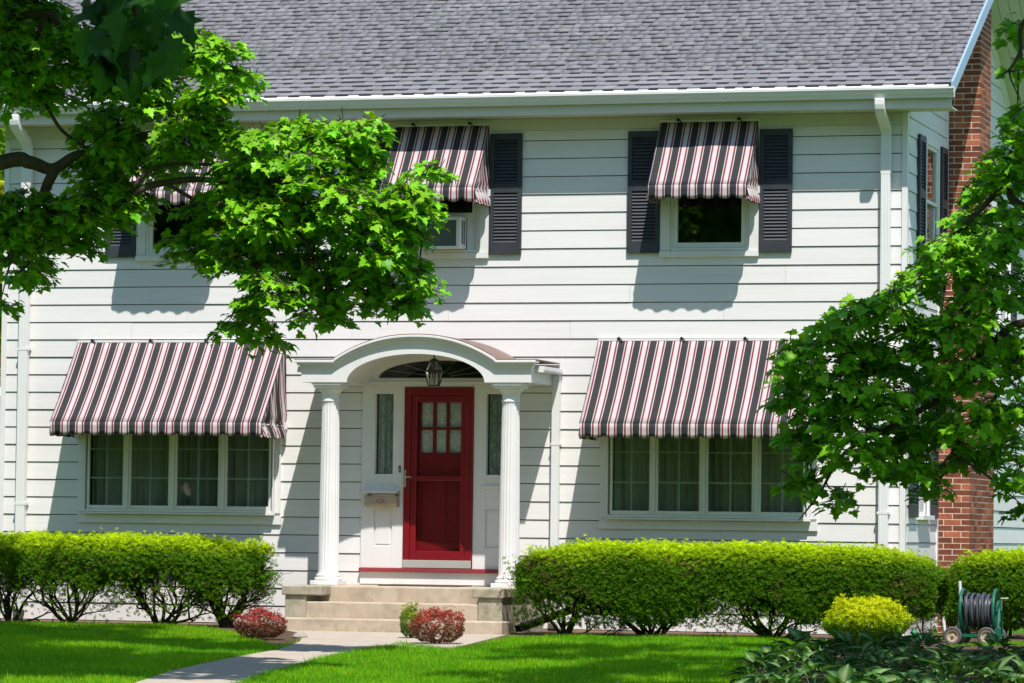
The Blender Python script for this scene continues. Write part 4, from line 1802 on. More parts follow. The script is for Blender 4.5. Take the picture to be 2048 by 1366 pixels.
# ================================================================== THINGS ON AND BY THE HOUSE
# window air conditioner
t = thing('air_conditioner', 'white window air conditioner with grey grille in the middle upstairs window', 'air conditioner', (5.47, -0.1, 4.47))
ax0, ax1, ay, az0, az1 = 5.205, 5.745, -0.27, 4.468, 4.834
m = MB()
m.box(ax0, ax1, ay + 0.02, 0.0, az0, az1)
m.box(ax0, ax0 + 0.05, ay, ay + 0.0195, az0, az1)
m.box(ax1 - 0.045, ax1, ay, ay + 0.0195, az0, az1)
m.box(ax0 + 0.0505, ax1 - 0.0455, ay + 0.0005, ay + 0.0195, az1 - 0.04, az1)
m.box(ax0 + 0.0505, ax1 - 0.0455, ay + 0.0005, ay + 0.0195, az0, az0 + 0.025)
m.build('cabinet', 'trim', t, bevel=0.006)
m = MB()
m.box(ax0 + 0.051, ax1 - 0.046, ay + 0.012, ay + 0.0185, az0 + 0.026, az1 - 0.041)
for k in range(12):
    z = az0 + 0.04 + k * 0.0245
    m.box(ax0 + 0.051, ax1 - 0.046, ay + 0.006, ay + 0.0118, z, z + 0.006)
m.build('grille', 'acgrille', t)
m = MB()
m.box(ax1, ax1 + 0.004, ay + 0.07, ay + 0.115, az0 + 0.05, az1 - 0.04)
m.box(ax1, ax1 + 0.004, ay + 0.15, ay + 0.20, az0 + 0.05, az1 - 0.04)
m.build('side_vent', 'acgrille', t)

# mailbox
t = thing('mailbox', 'tan wall mailbox with lifted white lid and letters sticking out', 'mailbox', (4.79, -0.09, 1.47))
m = MB()
mx0, mx1 = 4.592, 4.985
m.prism([(-0.031, 1.474), (-0.135, 1.474), (-0.150, 1.50), (-0.150, 1.585), (-0.142, 1.60), (-0.142, 1.52), (-0.130, 1.485), (-0.045, 1.485), (-0.045, 1.66), (-0.031, 1.66)], mx0, mx1, 'x')
m.box(mx0, mx0 + 0.006, -0.142, -0.045, 1.486, 1.60)
m.box(mx1 - 0.006, mx1, -0.142, -0.045, 1.486, 1.60)
m.build('body', 'tan', t, bevel=0.003)
m = MB()
m.prism([(-0.031, 1.70), (-0.178, 1.648), (-0.180, 1.632), (-0.174, 1.632), (-0.031, 1.688)], mx0 - 0.022, mx1 + 0.010, 'x')
m.build('lid', 'trim', t, bevel=0.002)
m = MB()
for k, (xa, xb, zt, ty) in enumerate(((4.66, 4.95, 1.632, -0.10), (4.675, 4.93, 1.62, -0.118), (4.70, 4.955, 1.612, -0.13))):
    m.add([(xa, ty, 1.49), (xb, ty, 1.49), (xb, ty - 0.004, zt), (xa, ty - 0.004, zt), (xa, ty + 0.003, 1.49), (xb, ty + 0.003, 1.49), (xb, ty - 0.001, zt), (xa, ty - 0.001, zt)],
          [(0, 1, 2, 3), (7, 6, 5, 4), (3, 2, 6, 7), (0, 3, 7, 4), (1, 5, 6, 2)])
m.build('letters', 'paper', t)
m = MB()
cxm = (mx0 + mx1) / 2 - 0.0
m.tube([(cxm - 0.055, -0.152, 1.54), (cxm, -0.153, 1.567), (cxm + 0.055, -0.152, 1.54), (cxm, -0.153, 1.513), (cxm - 0.055, -0.152, 1.54)], 0.004, 6, cap=False)
m.build('emblem', 'brass', t)

# lantern under the vault
t = thing('hanging_lantern', 'black and glass carriage lantern hanging under the entry arch', 'lantern', (5.528, -0.5, 2.85))
lx, ly = 5.528, -0.5
m = MB()
m.tube([(lx, ly, 3.275), (lx, ly, 3.20)], 0.006, 6)
m.lathe([(0.05, 3.262), (0.045, 3.274), (0.02, 3.28)], (lx, ly, 0), 16)
m.build('hanger', 'black', t)
m = MB()
m.lathe([(0.004, 3.210), (0.012, 3.200), (0.005, 3.188), (0.020, 3.178), (0.045, 3.166), (0.045, 3.158), (0.03, 3.156)], (lx, ly, 0), 14)
m.build('finial', 'black', t, smooth=True)


def ring8(z, r):
    return [(lx + r * math.cos(math.pi / 4 * k + 0.39), ly + r * math.sin(math.pi / 4 * k + 0.39), z) for k in range(8)]


lv = [(3.157, 0.045), (3.045, 0.100), (3.020, 0.106), (2.868, 0.066)]
m = MB()
for k in range(8):
    m.tube([ring8(z, r)[k] for z, r in lv], 0.005, 5)
for z, r, rad in ((3.032, 0.105, 0.010), (3.157, 0.045, 0.006), (2.868, 0.066, 0.007)):
    q = ring8(z, r)
    m.tube(q + [q[0]], rad, 6, cap=False)
m.build('cage', 'black', t)
for k in range(8):
    m = MB()
    P = [ring8(z, r - 0.003) for z, r in lv]
    k2 = (k + 1) % 8
    m.add([P[0][k], P[0][k2], P[1][k2], P[1][k], P[2][k2], P[2][k], P[3][k2], P[3][k]], [(0, 1, 2, 3), (5, 4, 6, 7)])
    m.build('pane', 'clearglass', t, fix=False)
m = MB()
m.lathe([(0.02, 2.862), (0.035, 2.866), (0.012, 2.88), (0.011, 2.95), (0.016, 2.955)], (lx, ly, 0), 10)
m.tube([(lx, ly, 2.89), (lx + 0.03, ly, 2.90), (lx + 0.034, ly, 2.95)], 0.004, 6)
m.tube([(lx, ly, 2.89), (lx - 0.03, ly, 2.90), (lx - 0.034, ly, 2.95)], 0.004, 6)
m.build('candle_cluster', 'nickel', t)
m = MB()
for dx in (-0.034, 0, 0.034):
    m.lathe([(0.004, 2.95), (0.011, 2.972), (0.009, 2.99), (0.002, 3.012)], (lx + dx, ly, 0), 8)
m.build('bulb', 'paper', t, smooth=True)

# doormat
m = MB()
m.box(4.98, 5.93, -0.80, -0.20, LAND + 0.001, LAND + 0.016)
tag(m.build('doormat', 'mat', bevel=0.004), 'thin dark doormat lying on the concrete landing', 'doormat')

# concrete stoop
t = thing('concrete_stoop', 'weathered concrete entry stoop with three steps and capped side piers', 'steps', (5.5, -1.0, 0.03))
m = MB()
m.box(4.30, 6.74, -1.44, -0.036, -0.05, LAND)
m.build('landing', 'concrete', t, bevel=0.015)
m = MB()
m.box(4.452, 6.462, -1.77, -1.441, -0.05, 0.392)
m.build('step', 'concrete', t, bevel=0.015)
m = MB()
m.box(4.235, 6.845, -2.10, -1.771, -0.05, 0.212)
m.build('step', 'concrete', t, bevel=0.015)
for (xa, xb, ca, cb) in ((4.20, 4.45, 4.165, 4.635), (6.465, 6.742, 6.40, 6.765)):
    m = MB()
    m.box(xa, xb, -1.755, -0.04, -0.05, 0.460)
    m.build('side_pier', 'mossy', t, bevel=0.010)
    m = MB()
    m.box(ca, cb, -1.785, -1.15 if ca < 5 else -0.04, 0.4605, LAND + 0.004)
    m.build('pier_cap', 'mossy', t, bevel=0.014)

# ------------------------------------------------------------------ small ground things
m = MB()
p0, p1 = np.array([6.93, -1.75, 0.13]), np.array([7.35, -1.05, 0.34])
dirp = (p1 - p0) / np.linalg.norm(p1 - p0)
sidev = unit(np.cross(dirp, [0, 0, 1.0]))
upv = np.cross(sidev, dirp)
vs = []
for p in (p0, p1):
    for s, q in ((-1, -1), (1, -1), (1, 1), (-1, 1)):
        vs.append(p + sidev * s * 0.045 + upv * q * 0.035)
for p in (p0, p1):
    for s, q in ((-1, -1), (1, -1), (1, 1), (-1, 1)):
        vs.append(p + sidev * s * 0.039 + upv * q * 0.029)
fs = []
for k in range(4):
    k2 = (k + 1) % 4
    fs += [(k, k2, 4 + k2, 4 + k), (8 + k, 12 + k, 12 + k2, 8 + k2), (k, 8 + k, 8 + k2, k2)]
m.add(vs, fs)
tag(m.build('drain_spout', 'drain'), 'weathered black downspout extension slanting beside the stoop', 'drain pipe')
for i, (px, py, s) in enumerate(((722, 1287, 0.07), (601, 1271, 0.09), (745, 1290, 0.05))):
    pass
gp = G(600, 1277)
m = MB()
m.lathe([(0.02, 0), (0.075, 0.01), (0.085, 0.04), (0.06, 0.075), (0.02, 0.085)], (gp[0], gp[1], gp[2] - 0.02), 9)
o = m.build('edging_stone', 'stone', smooth=True)
tag(o, 'small rounded stone at the corner of the left bed by the walk', 'stone')

# ================================================================== HEDGES
def stems(base, spread, top, seed, mat='stem', n0=6, parent=None, depth=4, yspread=0.4, r_0=0.023):
    """one shrub's bare branch work fanning out from its base; returns twig tips"""
    r = np.random.default_rng(seed)
    m = MB()
    tips = []

    def grow(p, d, L, rad, lev):
        pts = [p]
        n = 4
        for i in range(n):
            d2 = unit(d + r.normal(0, 0.16, 3) + np.array([0, 0, 0.05]))
            p = p + d2 * L / n
            d = d2
            if p[2] > top:
                p[2] = top - r.uniform(0, 0.03)
                d = unit(d * [1, 1, 0.1])
            pts.append(p)
        m.tube(pts, np.linspace(rad, rad * 0.6, n + 1), 5 if rad > 0.008 else 4, cap=False)
        if lev == 0:
            tips.append(p)
            return
        for k in range(r.integers(2, 4)):
            q = pts[-1] if k == 0 else pts[r.integers(2, n + 1)]
            dd = unit(d * 0.9 + r.normal(0, 0.45, 3) * np.array([1, 0.8, 0.6]) + np.array([0, 0, 0.12]))
            grow(q, dd, L * r.uniform(0.55, 0.85), rad * 0.58, lev - 1)
    for k in range(n0):
        a = -1 + 2 * (k + r.uniform(0.1, 0.9)) / n0
        d = unit(np.array([a * spread, r.uniform(-1, 1) * yspread, 0.75]))
        grow(np.array(base) + r.normal(0, 0.05, 3) * [1, 1, 0], d, (top - base[2]) * r.uniform(0.30, 0.46), r_0 * r.uniform(0.8, 1.3), depth)
    o = m.build('stem', mat, parent, fix=False)
    return tips


def hedge(label, x0, x1, yc, ry, ztop, bases, seed, loc, low, n_shell, ends=(1, 1), top_fn=None, extra=0.25, open_amp=0.16):
    """clipped yew hedge: a dense sunlit crust of shoots on top, thinning downwards to bare stems"""
    r = np.random.default_rng(seed)
    t = thing('hedge', label, 'hedge', loc, 'clipped hedges in front of the house')
    tips = []
    for i, b in enumerate(bases):
        tips += stems((b[0], b[1], gz(b[0], b[1]) - 0.03), b[2], ztop - 0.12, seed * 10 + i, parent=t, n0=b[3] if len(b) > 3 else 7)
    tips = np.array(tips)
    # crust
    n = n_shell
    u = r.uniform(0, 1, n)
    x = x0 + (x1 - x0) * u
    a = r.uniform(-1.15, math.pi + 0.6, n)          # angle round the section, front..top..back
    zt = np.full(n, ztop) if top_fn is None else top_fn(x)
    mid = 0.58
    # rounded ends
    e = np.ones(n)
    L = 0.75
    if ends[0]:
        q = np.clip((x - x0) / L, 0, 1)
        e = np.minimum(e, np.sqrt(np.clip(1 - (1 - q) ** 2, 0, 1)) * 0.75 + 0.25 * q)
    if ends[1]:
        q = np.clip((x1 - x) / L, 0, 1)
        e = np.minimum(e, np.sqrt(np.clip(1 - (1 - q) ** 2, 0, 1)) * 0.75 + 0.25 * q)
    ca, sa = np.cos(a), np.sin(a)
    sup = lambda c: np.sign(c) * np.abs(c) ** 0.55
    hgt = (zt - mid) * (0.35 + 0.65 * e)
    y = yc - ry * sup(ca) * (0.55 + 0.45 * e)
    z = mid + np.where(sa > 0, hgt, 0.48) * np.sign(sa) * np.abs(sa) ** 0.88 + r.normal(0, 0.03, n)
    pos = np.stack([x, y, z], 1)
    lump = (vnoise(pos, 5.0, seed) * 0.03 + vnoise(pos, 13, seed + 1) * 0.018) * np.where(pos[:, 2] > ztop - 0.12, 0.45, 1.0)
    nr = np.stack([np.zeros(n), -ca * (zt - mid), sa * ry], 1)
    if ends[0]:
        nr[:, 0] -= np.clip(1 - (x - x0) / L, 0, 1) * 0.5
    if ends[1]:
        nr[:, 0] += np.clip(1 - (x1 - x) / L, 0, 1) * 0.5
    nr = unit(nr)
    pos += nr * (lump - 0.03)[:, None]
    depth = r.exponential(0.035, n)
    pos -= nr * np.minimum(depth, 0.16)[:, None]
    stray = r.random(n) < 0.014
    pos[stray] += (unit(nr[stray] + [0, 0, 0.8]) * r.uniform(0.02, 0.06, (stray.sum(), 1)))
    depth[stray] = 0
    # thin out downwards, in ragged clumps
    lim = low + open_amp * vnoise(pos * [1, 0.5, 1.3], 2.3, seed + 4) + 0.12 * vnoise(pos, 7, seed + 9) + np.abs(r.normal(0, 0.16, len(pos)))
    keep = pos[:, 2] > lim
    keep |= (r.random(n) < extra * 0.25)
    pos, nr, depth, z_ = pos[keep], nr[keep], depth[keep], pos[keep][:, 2]
    # loose shoots at the twig tips lower down
    tp = tips[(tips[:, 2] < ztop - 0.05) & (tips[:, 0] > x0 - 0.05) & (tips[:, 0] < x1 - 0.05)]
    k = 15
    tpos = np.repeat(tp, k, 0) + r.normal(0, 0.055, (len(tp) * k, 3)) * [1, 1, 0.7]
    lowkeep = (vnoise(tpos, 2.3, seed + 6) + 1.2 * (tpos[:, 2] - low + 0.12) / 0.4 + r.normal(0, 0.3, len(tpos))) > (0.55 - extra)
    tpos = tpos[lowkeep & (np.abs(tpos[:, 1] - yc) < ry) & (tpos[:, 2] > 0.14)]
    tn = unit(r.normal(0, 0.5, tpos.shape) + [0, -0.35, 0.8])
    P = np.concatenate([pos, tpos])
    Nn = np.concatenate([unit(nr * 0.9 + r.normal(0, 0.45, nr.shape) + [0.0, -0.05, 0.25]), tn])
    n2 = len(P)
    # lime growth and painted sun on top, old needles and painted shade inside, below
    young_lit = np.clip((P[:, 2] - (ztop - 0.24)) / 0.22 + 0.25 * vnoise(P, 3.0, seed + 2) + r.normal(0, 0.15, n2), 0, 1)
    young_lit[:len(pos)] *= np.clip(1.15 - depth / 0.06, 0.15, 1)
    old_shade, new_lit = np.array([0.40, 0.58, 0.75]), np.array([2.45, 1.98, 0.9])
    tint = old_shade + (new_lit - old_shade) * young_lit[:, None]
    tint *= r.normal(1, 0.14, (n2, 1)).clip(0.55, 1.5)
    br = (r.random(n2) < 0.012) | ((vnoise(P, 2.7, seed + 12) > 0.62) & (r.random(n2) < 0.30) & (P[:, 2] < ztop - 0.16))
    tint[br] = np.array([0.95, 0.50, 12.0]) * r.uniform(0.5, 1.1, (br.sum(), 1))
    F_ = unit(r.normal(0, 1, (n2, 3)))
    sz = r.uniform(0.026, 0.044, n2)
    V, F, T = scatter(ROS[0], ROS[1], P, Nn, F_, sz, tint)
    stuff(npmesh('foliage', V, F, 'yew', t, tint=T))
    return t


hedge('long clipped hedge under the left picture window, bare stems showing at its foot', -1.6, 3.74, -1.12, 0.66, 1.11,
      [(-1.0, -1.1, 1.0), (0.55, -1.0, 0.9), (1.28, -0.95, 1.0, 8), (2.42, -1.0, 1.25, 9), (3.22, -1.05, 0.8, 10)], 3, (1.2, -1.1, 0.06),
      0.54, 54000, (0, 1), lambda x: 1.11 - 0.018 * np.clip(x - 1.9, 0, 9) - 0.02 * np.clip(x - 2.9, 0, 9), 0.30, 0.20)
hedge('long clipped hedge under the right picture window, from the stoop to the house corner', 6.93, 11.66, -1.62, 0.70, 1.095,
      [(7.45, -1.6, 1.1, 7), (8.40, -1.6, 1.3, 10), (9.75, -1.6, 1.2, 10), (10.9, -1.6, 1.1, 8)], 4, (9.3, -1.6, 0.06),
      0.24, 76000, (1, 1), lambda x: 1.095 - 0.03 * np.clip(x - 10.2, 0, 9), 0.45, 0.34)
hedge('short clipped hedge beside the chimney, behind the hose reel cart', 11.22, 14.6, 0.95, 0.72, 1.075,
      [(11.9, 0.95, 1.0, 6), (13.2, 0.95, 1.0, 6)], 5, (13.0, 0.95, 0.06), 0.0, 34000, (1, 0), None, 0.3, 0.12)


# ================================================================== SMALL SHRUBS
def shrub(name, label, cat, c, rx, ry, h, mat, n, size, seed, colour, group=None, spiky=0.0, tmpl=None, z0=0.04):
    r = np.random.default_rng(seed)
    g = gz(c[0], c[1])
    t = thing(name, label, cat, (c[0], c[1], g), group)
    m = MB()
    for k in range(9):
        a = r.uniform(0, 6.28)
        q = np.array([c[0] + math.cos(a) * rx * 0.6, c[1] + math.sin(a) * ry * 0.6, g + h * r.uniform(0.5, 0.8)])
        m.tube([(c[0], c[1], g - 0.03), ((c[0] + q[0]) / 2, (c[1] + q[1]) / 2, g + h * 0.35), q], [0.010, 0.007, 0.003], 5)
    m.build('stem', 'stem', t)
    d = unit(r.normal(0, 1, (n, 3)))
    d[:, 2] = np.where(d[:, 2] < -0.85, -d[:, 2], d[:, 2])
    rad = (1 - r.exponential(0.10, n)).clip(0.35, 1.02)
    cz = h * 0.52
    P = np.stack([d[:, 0] * rx, d[:, 1] * ry, cz + d[:, 2] * np.where(d[:, 2] > 0, h - cz, cz * 0.92)], 1) * 1.0
    P *= (1 + 0.17 * vnoise(d, 3.3, seed) + 0.09 * vnoise(d, 9, seed))[:, None]
    P = P * np.stack([rad, rad, 0.4 + 0.6 * rad], 1)
    P[:, 2] = np.maximum(P[:, 2], z0)
    if spiky:
        k = r.integers(0, n, n // 5)
        up_ = P[k] * [1, 1, 1] + np.stack([r.normal(0, 0.01, len(k)), r.normal(0, 0.01, len(k)), r.uniform(0, spiky, len(k))], 1)
        ok = P[k][:, 2] > h * 0.6
        # shoots: several leaves above one another at the same spot
        ang = np.round(np.arctan2(up_[:, 1], up_[:, 0]) * 9) / 9
        P = np.concatenate([P, up_[ok]])
        d = np.concatenate([d, unit(np.stack([np.cos(ang), np.sin(ang), ang * 0 + 1.5], 1))[ok]])
        rad = np.concatenate([rad, np.full(ok.sum(), 1.0)])
    n = len(P)
    T = colour(P / [rx, ry, h], rad, r, n)
    V, F, T = scatter((tmpl or ROS)[0], (tmpl or ROS)[1], P + [c[0], c[1], g], unit(d + r.normal(0, 0.5, (n, 3)) + [0, 0, 0.3]), unit(r.normal(0, 1, (n, 3))), r.uniform(0.75, 1.25, n) * size, T)
    stuff(npmesh('foliage', V, F, mat, t, tint=T))
    return t


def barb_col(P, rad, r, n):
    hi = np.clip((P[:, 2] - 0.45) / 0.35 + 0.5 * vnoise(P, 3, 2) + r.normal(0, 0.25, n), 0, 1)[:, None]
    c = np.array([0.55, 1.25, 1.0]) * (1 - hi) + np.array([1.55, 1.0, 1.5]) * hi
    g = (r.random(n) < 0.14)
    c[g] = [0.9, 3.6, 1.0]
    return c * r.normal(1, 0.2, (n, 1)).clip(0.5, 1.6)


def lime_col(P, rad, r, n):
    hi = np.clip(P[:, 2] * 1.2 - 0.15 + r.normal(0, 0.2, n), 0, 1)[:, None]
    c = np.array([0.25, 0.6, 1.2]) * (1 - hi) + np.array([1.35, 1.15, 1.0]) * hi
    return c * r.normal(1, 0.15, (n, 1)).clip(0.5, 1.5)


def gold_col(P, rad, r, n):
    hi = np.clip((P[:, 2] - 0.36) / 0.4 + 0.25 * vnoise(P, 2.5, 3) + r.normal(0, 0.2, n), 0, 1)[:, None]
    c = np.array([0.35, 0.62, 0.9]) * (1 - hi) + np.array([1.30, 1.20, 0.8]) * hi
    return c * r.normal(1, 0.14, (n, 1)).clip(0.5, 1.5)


P_ = G(862, 1291)
shrub('barberry_bush', 'rounded red barberry bush in front of the steps, beside a small lime bush', 'bush', (P_[0], P_[1] + 0.2), 0.285, 0.25, 0.345, 'barberry', 2300, 0.020, 11, barb_col, 'red barberry bushes', 0.06, ROS_SMALL)
P_ = G(507, 1282)
shrub('barberry_bush', 'red barberry bush at the foot of the left hedge, half in shade', 'bush', (P_[0], P_[1] + 0.2), 0.275, 0.24, 0.315, 'barberry', 2000, 0.020, 12, barb_col, 'red barberry bushes', 0.05, ROS_SMALL)
P_ = G(813, 1279)
shrub('lime_bush', 'small upright lime green bush tucked beside the red barberry by the steps', 'bush', (P_[0], P_[1] + 0.15), 0.115, 0.12, 0.34, 'lime', 800, 0.022, 13, lime_col, None, 0.10, ROS_SMALL)
P_ = G(1738, 1292)
shrub('golden_shrub', 'round golden yellow shrub behind the hosta bed', 'bush', (P_[0], P_[1] - 0.2), 0.43, 0.38, 0.475, 'spirea', 4200, 0.036, 14, gold_col, None, 0.05)

# strap-leaved clumps by the hose cart
LILYV = []
for i in range(5):
    w = 0.5 * (1 - (i / 4) ** 1.6) * 0.10 + 0.004
    LILYV += [(-w, i / 4, 0.0), (w, i / 4, 0.0)]
LILYV = np.array(LILYV)
LILYV[:, 2] = -0.45 * LILYV[:, 1] ** 2.2
LILYF = [(2 * i, 2 * i + 1, 2 * i + 3, 2 * i + 2) for i in range(4)]
lily_me = bpy.data.meshes.new('leaf')
lily_me.from_pydata(LILYV.tolist(), [], LILYF)
ca = lily_me.color_attributes.new('tint', 'FLOAT_COLOR', 'POINT')
for d_ in ca.data:
    d_.color = (1.2, 1.1, 1.3, 1)
lily_me.materials.append(MT['lily'])


def orient(pos, nrm, fwd, s):
    n = unit(np.array(nrm, float))
    x = unit(np.cross(fwd, n))
    y = np.cross(n, x)
    m = Matrix.Identity(4)
    for i in range(3):
        m[i][0], m[i][1], m[i][2], m[i][3] = x[i] * s, y[i] * s, n[i] * s, pos[i]
    return m


for i, (px, py, w) in enumerate(((1838, 1283, 'between the golden shrub and the dark stake'), (1858, 1284, 'just right of the dark stake'), (1878, 1282, 'against the left front wheel of the hose cart'))):
    P_ = G(px, py)
    t = thing('strap_leaf_plant', 'low clump of strap leaves ' + w, 'plant', (P_[0], P_[1] + 0.3, P_[2]), 'strap-leaved clumps by the hose cart')
    for k in range(13):
        a = random.uniform(0, 6.28)
        el = random.uniform(0.5, 1.3)
        f = np.array([math.cos(a) * math.cos(el), math.sin(a) * math.cos(el), math.sin(el)])
        nn = np.array([-math.cos(a) * math.sin(el), -math.sin(a) * math.sin(el), math.cos(el)])
        o = link('leaf', lily_me, t)
        o.matrix_basis = orient((P_[0] + random.gauss(0, 0.04), P_[1] + 0.3 + random.gauss(0, 0.04), P_[2]), nn, f, random.uniform(0.17, 0.30))

# stake and green pipe
P_ = G(1846, 1288)
m = MB()
m.tube([(P_[0], P_[1], P_[2] - 0.05), (P_[0] - 0.005, P_[1], P_[2] + 0.27)], [0.012, 0.010], 7)
tag(m.build('garden_stake', 'stem'), 'short dark wooden stake standing in the bed near the hose cart', 'stake')
P_ = G(1843, 1284)
m = MB()
q = at(1823, 1262, P_[1])
m.tube([(P_[0] + 0.02, P_[1], P_[2] + 0.03), q], 0.030, 12)
tag(m.build('green_pipe', 'greenpipe', smooth=True), 'short bright green pipe slanting beside the golden shrub', 'pipe')
m = MB()
q0, q1 = at(1884, 1206, -0.9), at(1891, 1268, -1.0)
m.tube([q0, (q1[0], q1[1], gz(0, 0))], 0.020, 10)
q0, q1 = at(1903, 1168, -0.9), at(1906, 1215, -0.9)
tag(m.build('grey_tube', 'pvc', smooth=True), 'pale grey tube standing upright behind the left front wheel of the hose cart', 'tube')
P_ = at(1862, 1225, -0.8)
m = MB()
m.tube([(P_[0], P_[1], 0.05), (P_[0], P_[1], P_[2])], 0.006, 6)
m.box(P_[0] - 0.04, P_[0] + 0.04, P_[1] - 0.008, P_[1] + 0.008, P_[2] - 0.01, P_[2] + 0.04)
tag(m.build('plant_marker', 'stem'), 'thin dark plant marker on a wire by the house corner', 'plant marker')

# ------------------------------------------------------------------ hose reel cart
W1 = G(1905, 1291)
gx, gy, gg = W1[0], W1[1], W1[2]
t = thing('hose_reel_cart', 'green hose reel cart on four wheels wound with grey hose', 'hose cart', (gx + 0.25, gy + 0.2, gg))
WR = 0.100
LX = 0.385     # wheelbase along x
DYW = 0.42     # front wheels to rear wheels in depth
for (wx, wy) in ((gx, gy), (gx + LX * 0.93, gy + 0.02), (gx + 0.03, gy + DYW), (gx + LX * 1.05, gy + DYW)):
    m = MB()
    m.lathe([(0.060, -0.020), (0.086, -0.026), (0.097, -0.019), (0.100, 0.0), (0.097, 0.019), (0.086, 0.026), (0.060, 0.020), (0.060, -0.020)], (wx, wy, gg + WR), 28, 'y', False)
    wh = m.build('wheel', 'tyre', t, smooth=True)
    m = MB()
    m.lathe([(0.0615, -0.012), (0.063, -0.022), (0.058, -0.022), (0.054, -0.008), (0.022, -0.004), (0.016, -0.018), (0.002, -0.020), (0.002, 0.012), (0.0615, 0.012)], (wx, wy, gg + WR), 24, 'y', False)
    m.build('rim', 'rim', wh, smooth=True)
    m = MB()
    m.lathe([(0.008, -0.026), (0.008, -0.017)], (wx, wy, gg + WR), 8, 'y')
    m.build('hub_nut', 'black', wh)
m = MB()
zf = gg + WR
for yy in (gy + 0.035, gy + DYW - 0.06):
    m.box(gx + 0.0, gx + LX + 0.10, yy, yy + 0.03, zf - 0.012, zf + 0.022)
for xx in (gx + 0.005, gx + LX * 0.93 - 0.02):
    m.box(xx, xx + 0.03, gy + 0.066, gy + DYW - 0.061, zf - 0.010, zf + 0.020)
m.build('chassis', 'green', t, bevel=0.003)
m = MB()
for wx in (gx, gx + LX * 0.95):
    m.tube([(wx, gy - 0.02, zf), (wx, gy + DYW + 0.02, zf)], 0.008, 8)
m.build('axle', 'black', t)
RC = np.array([gx + 0.25, gy + 0.21, gg + 0.375])
XD0, XD1, RR = gx + 0.075, gx + 0.425, 0.215


def reel_ring(xx):
    m = MB()
    q = [(xx, RC[1] + RR * math.cos(2 * math.pi * k / 36), RC[2] + RR * math.sin(2 * math.pi * k / 36)) for k in range(36)]
    m.tube(q + [q[0]], 0.017, 8, cap=False)
    d = m.build('reel_ring', 'green', t, smooth=True)
    m = MB()
    for k in range(3):
        a = 2 * math.pi * k / 3 + 0.5
        m.tube([(xx, RC[1], RC[2]), (xx, RC[1] + RR * math.cos(a), RC[2] + RR * math.sin(a))], 0.011, 7)
    m.lathe([(0.04, -0.012), (0.04, 0.012)], (xx, RC[1], RC[2]), 14, 'x')
    m.build('spoke', 'green', d)


reel_ring(XD0)
reel_ring(XD1)
m = MB()
m.lathe([(0.055, XD0 - RC[0]), (0.055, XD1 - RC[0])], (RC[0], RC[1], RC[2]), 18, 'x')
m.tube([(XD0 - 0.03, RC[1], RC[2]), (XD1 + 0.06, RC[1], RC[2])], 0.012, 8)
m.build('drum', 'green', t)
m = MB()
r_ = np.random.default_rng(4)
for layer, rad0 in enumerate((0.085, 0.112, 0.140, 0.165)):
    pts = []
    turns = 11 - layer
    xa, xb = XD0 + 0.025 + layer * 0.012, XD1 - 0.025 - layer * 0.012
    if layer % 2:
        xa, xb = xb, xa
    N_ = turns * 22
    for k in range(N_):
        q = k / N_
        a = q * turns * 2 * math.pi
        wob = 0.018 * math.sin(a * 0.5 + layer * 2.0) * (layer / 3) + 0.012 * math.sin(a * 1.0 + layer)
        rr = rad0 + 0.012 * math.sin(a * 0.37 + layer) + (0.03 * max(0, -math.sin(a)) if layer > 1 else 0)
        pts.append((min(max(xa + (xb - xa) * q + wob, XD0 + 0.022), XD1 - 0.022), RC[1] + rr * math.cos(a), RC[2] + rr * math.sin(a)))
    m.tube(pts, 0.0125, 7)
m.build('hose', 'hose', t, smooth=True)
m = MB()
for yy in (-1, 1):
    m.tube([(XD1 + 0.04, RC[1] + yy * 0.16, zf + 0.01), (XD1 + 0.045, RC[1] + yy * 0.09, RC[2] - 0.02), (XD1 + 0.045, RC[1], RC[2] + 0.04)], 0.011, 8)
m.box(XD1 + 0.0, XD1 + 0.09, RC[1] - 0.20, RC[1] + 0.16, zf + 0.005, zf + 0.016)
m.box(XD1 + 0.02, XD1 + 0.08, RC[1] - 0.196, RC[1] - 0.188, zf - 0.02, zf + 0.09)
m.build('reel_support', 'green', t, smooth=True)
m = MB()
for yy in (-1, 1):
    m.tube([(XD0 - 0.03, RC[1] + yy * 0.16, zf + 0.01), (XD0 - 0.03, RC[1] + yy * 0.07, RC[2] - 0.02), (XD0 - 0.03, RC[1], RC[2] + 0.03)], 0.011, 8)
m.build('reel_support', 'green', t, smooth=True)
m = MB()
m.tube([(XD1 + 0.06, RC[1], RC[2]), (XD1 + 0.065, RC[1] - 0.05, RC[2] + 0.10), (XD1 + 0.065, RC[1] - 0.06, RC[2] + 0.125), (XD1 + 0.14, RC[1] - 0.06, RC[2] + 0.13)], 0.008, 7)
m.build('crank', 'pvc', t, smooth=True)
m = MB()
m.tube([(XD0 - 0.055, RC[1] + 0.18, zf + 0.02), (XD0 - 0.065, RC[1] + 0.25, RC[2] + 0.02), (XD0 - 0.085, RC[1] + 0.28, RC[2] + 0.30)], 0.018, 10)
m.build('handle', 'pvc', t, smooth=True)

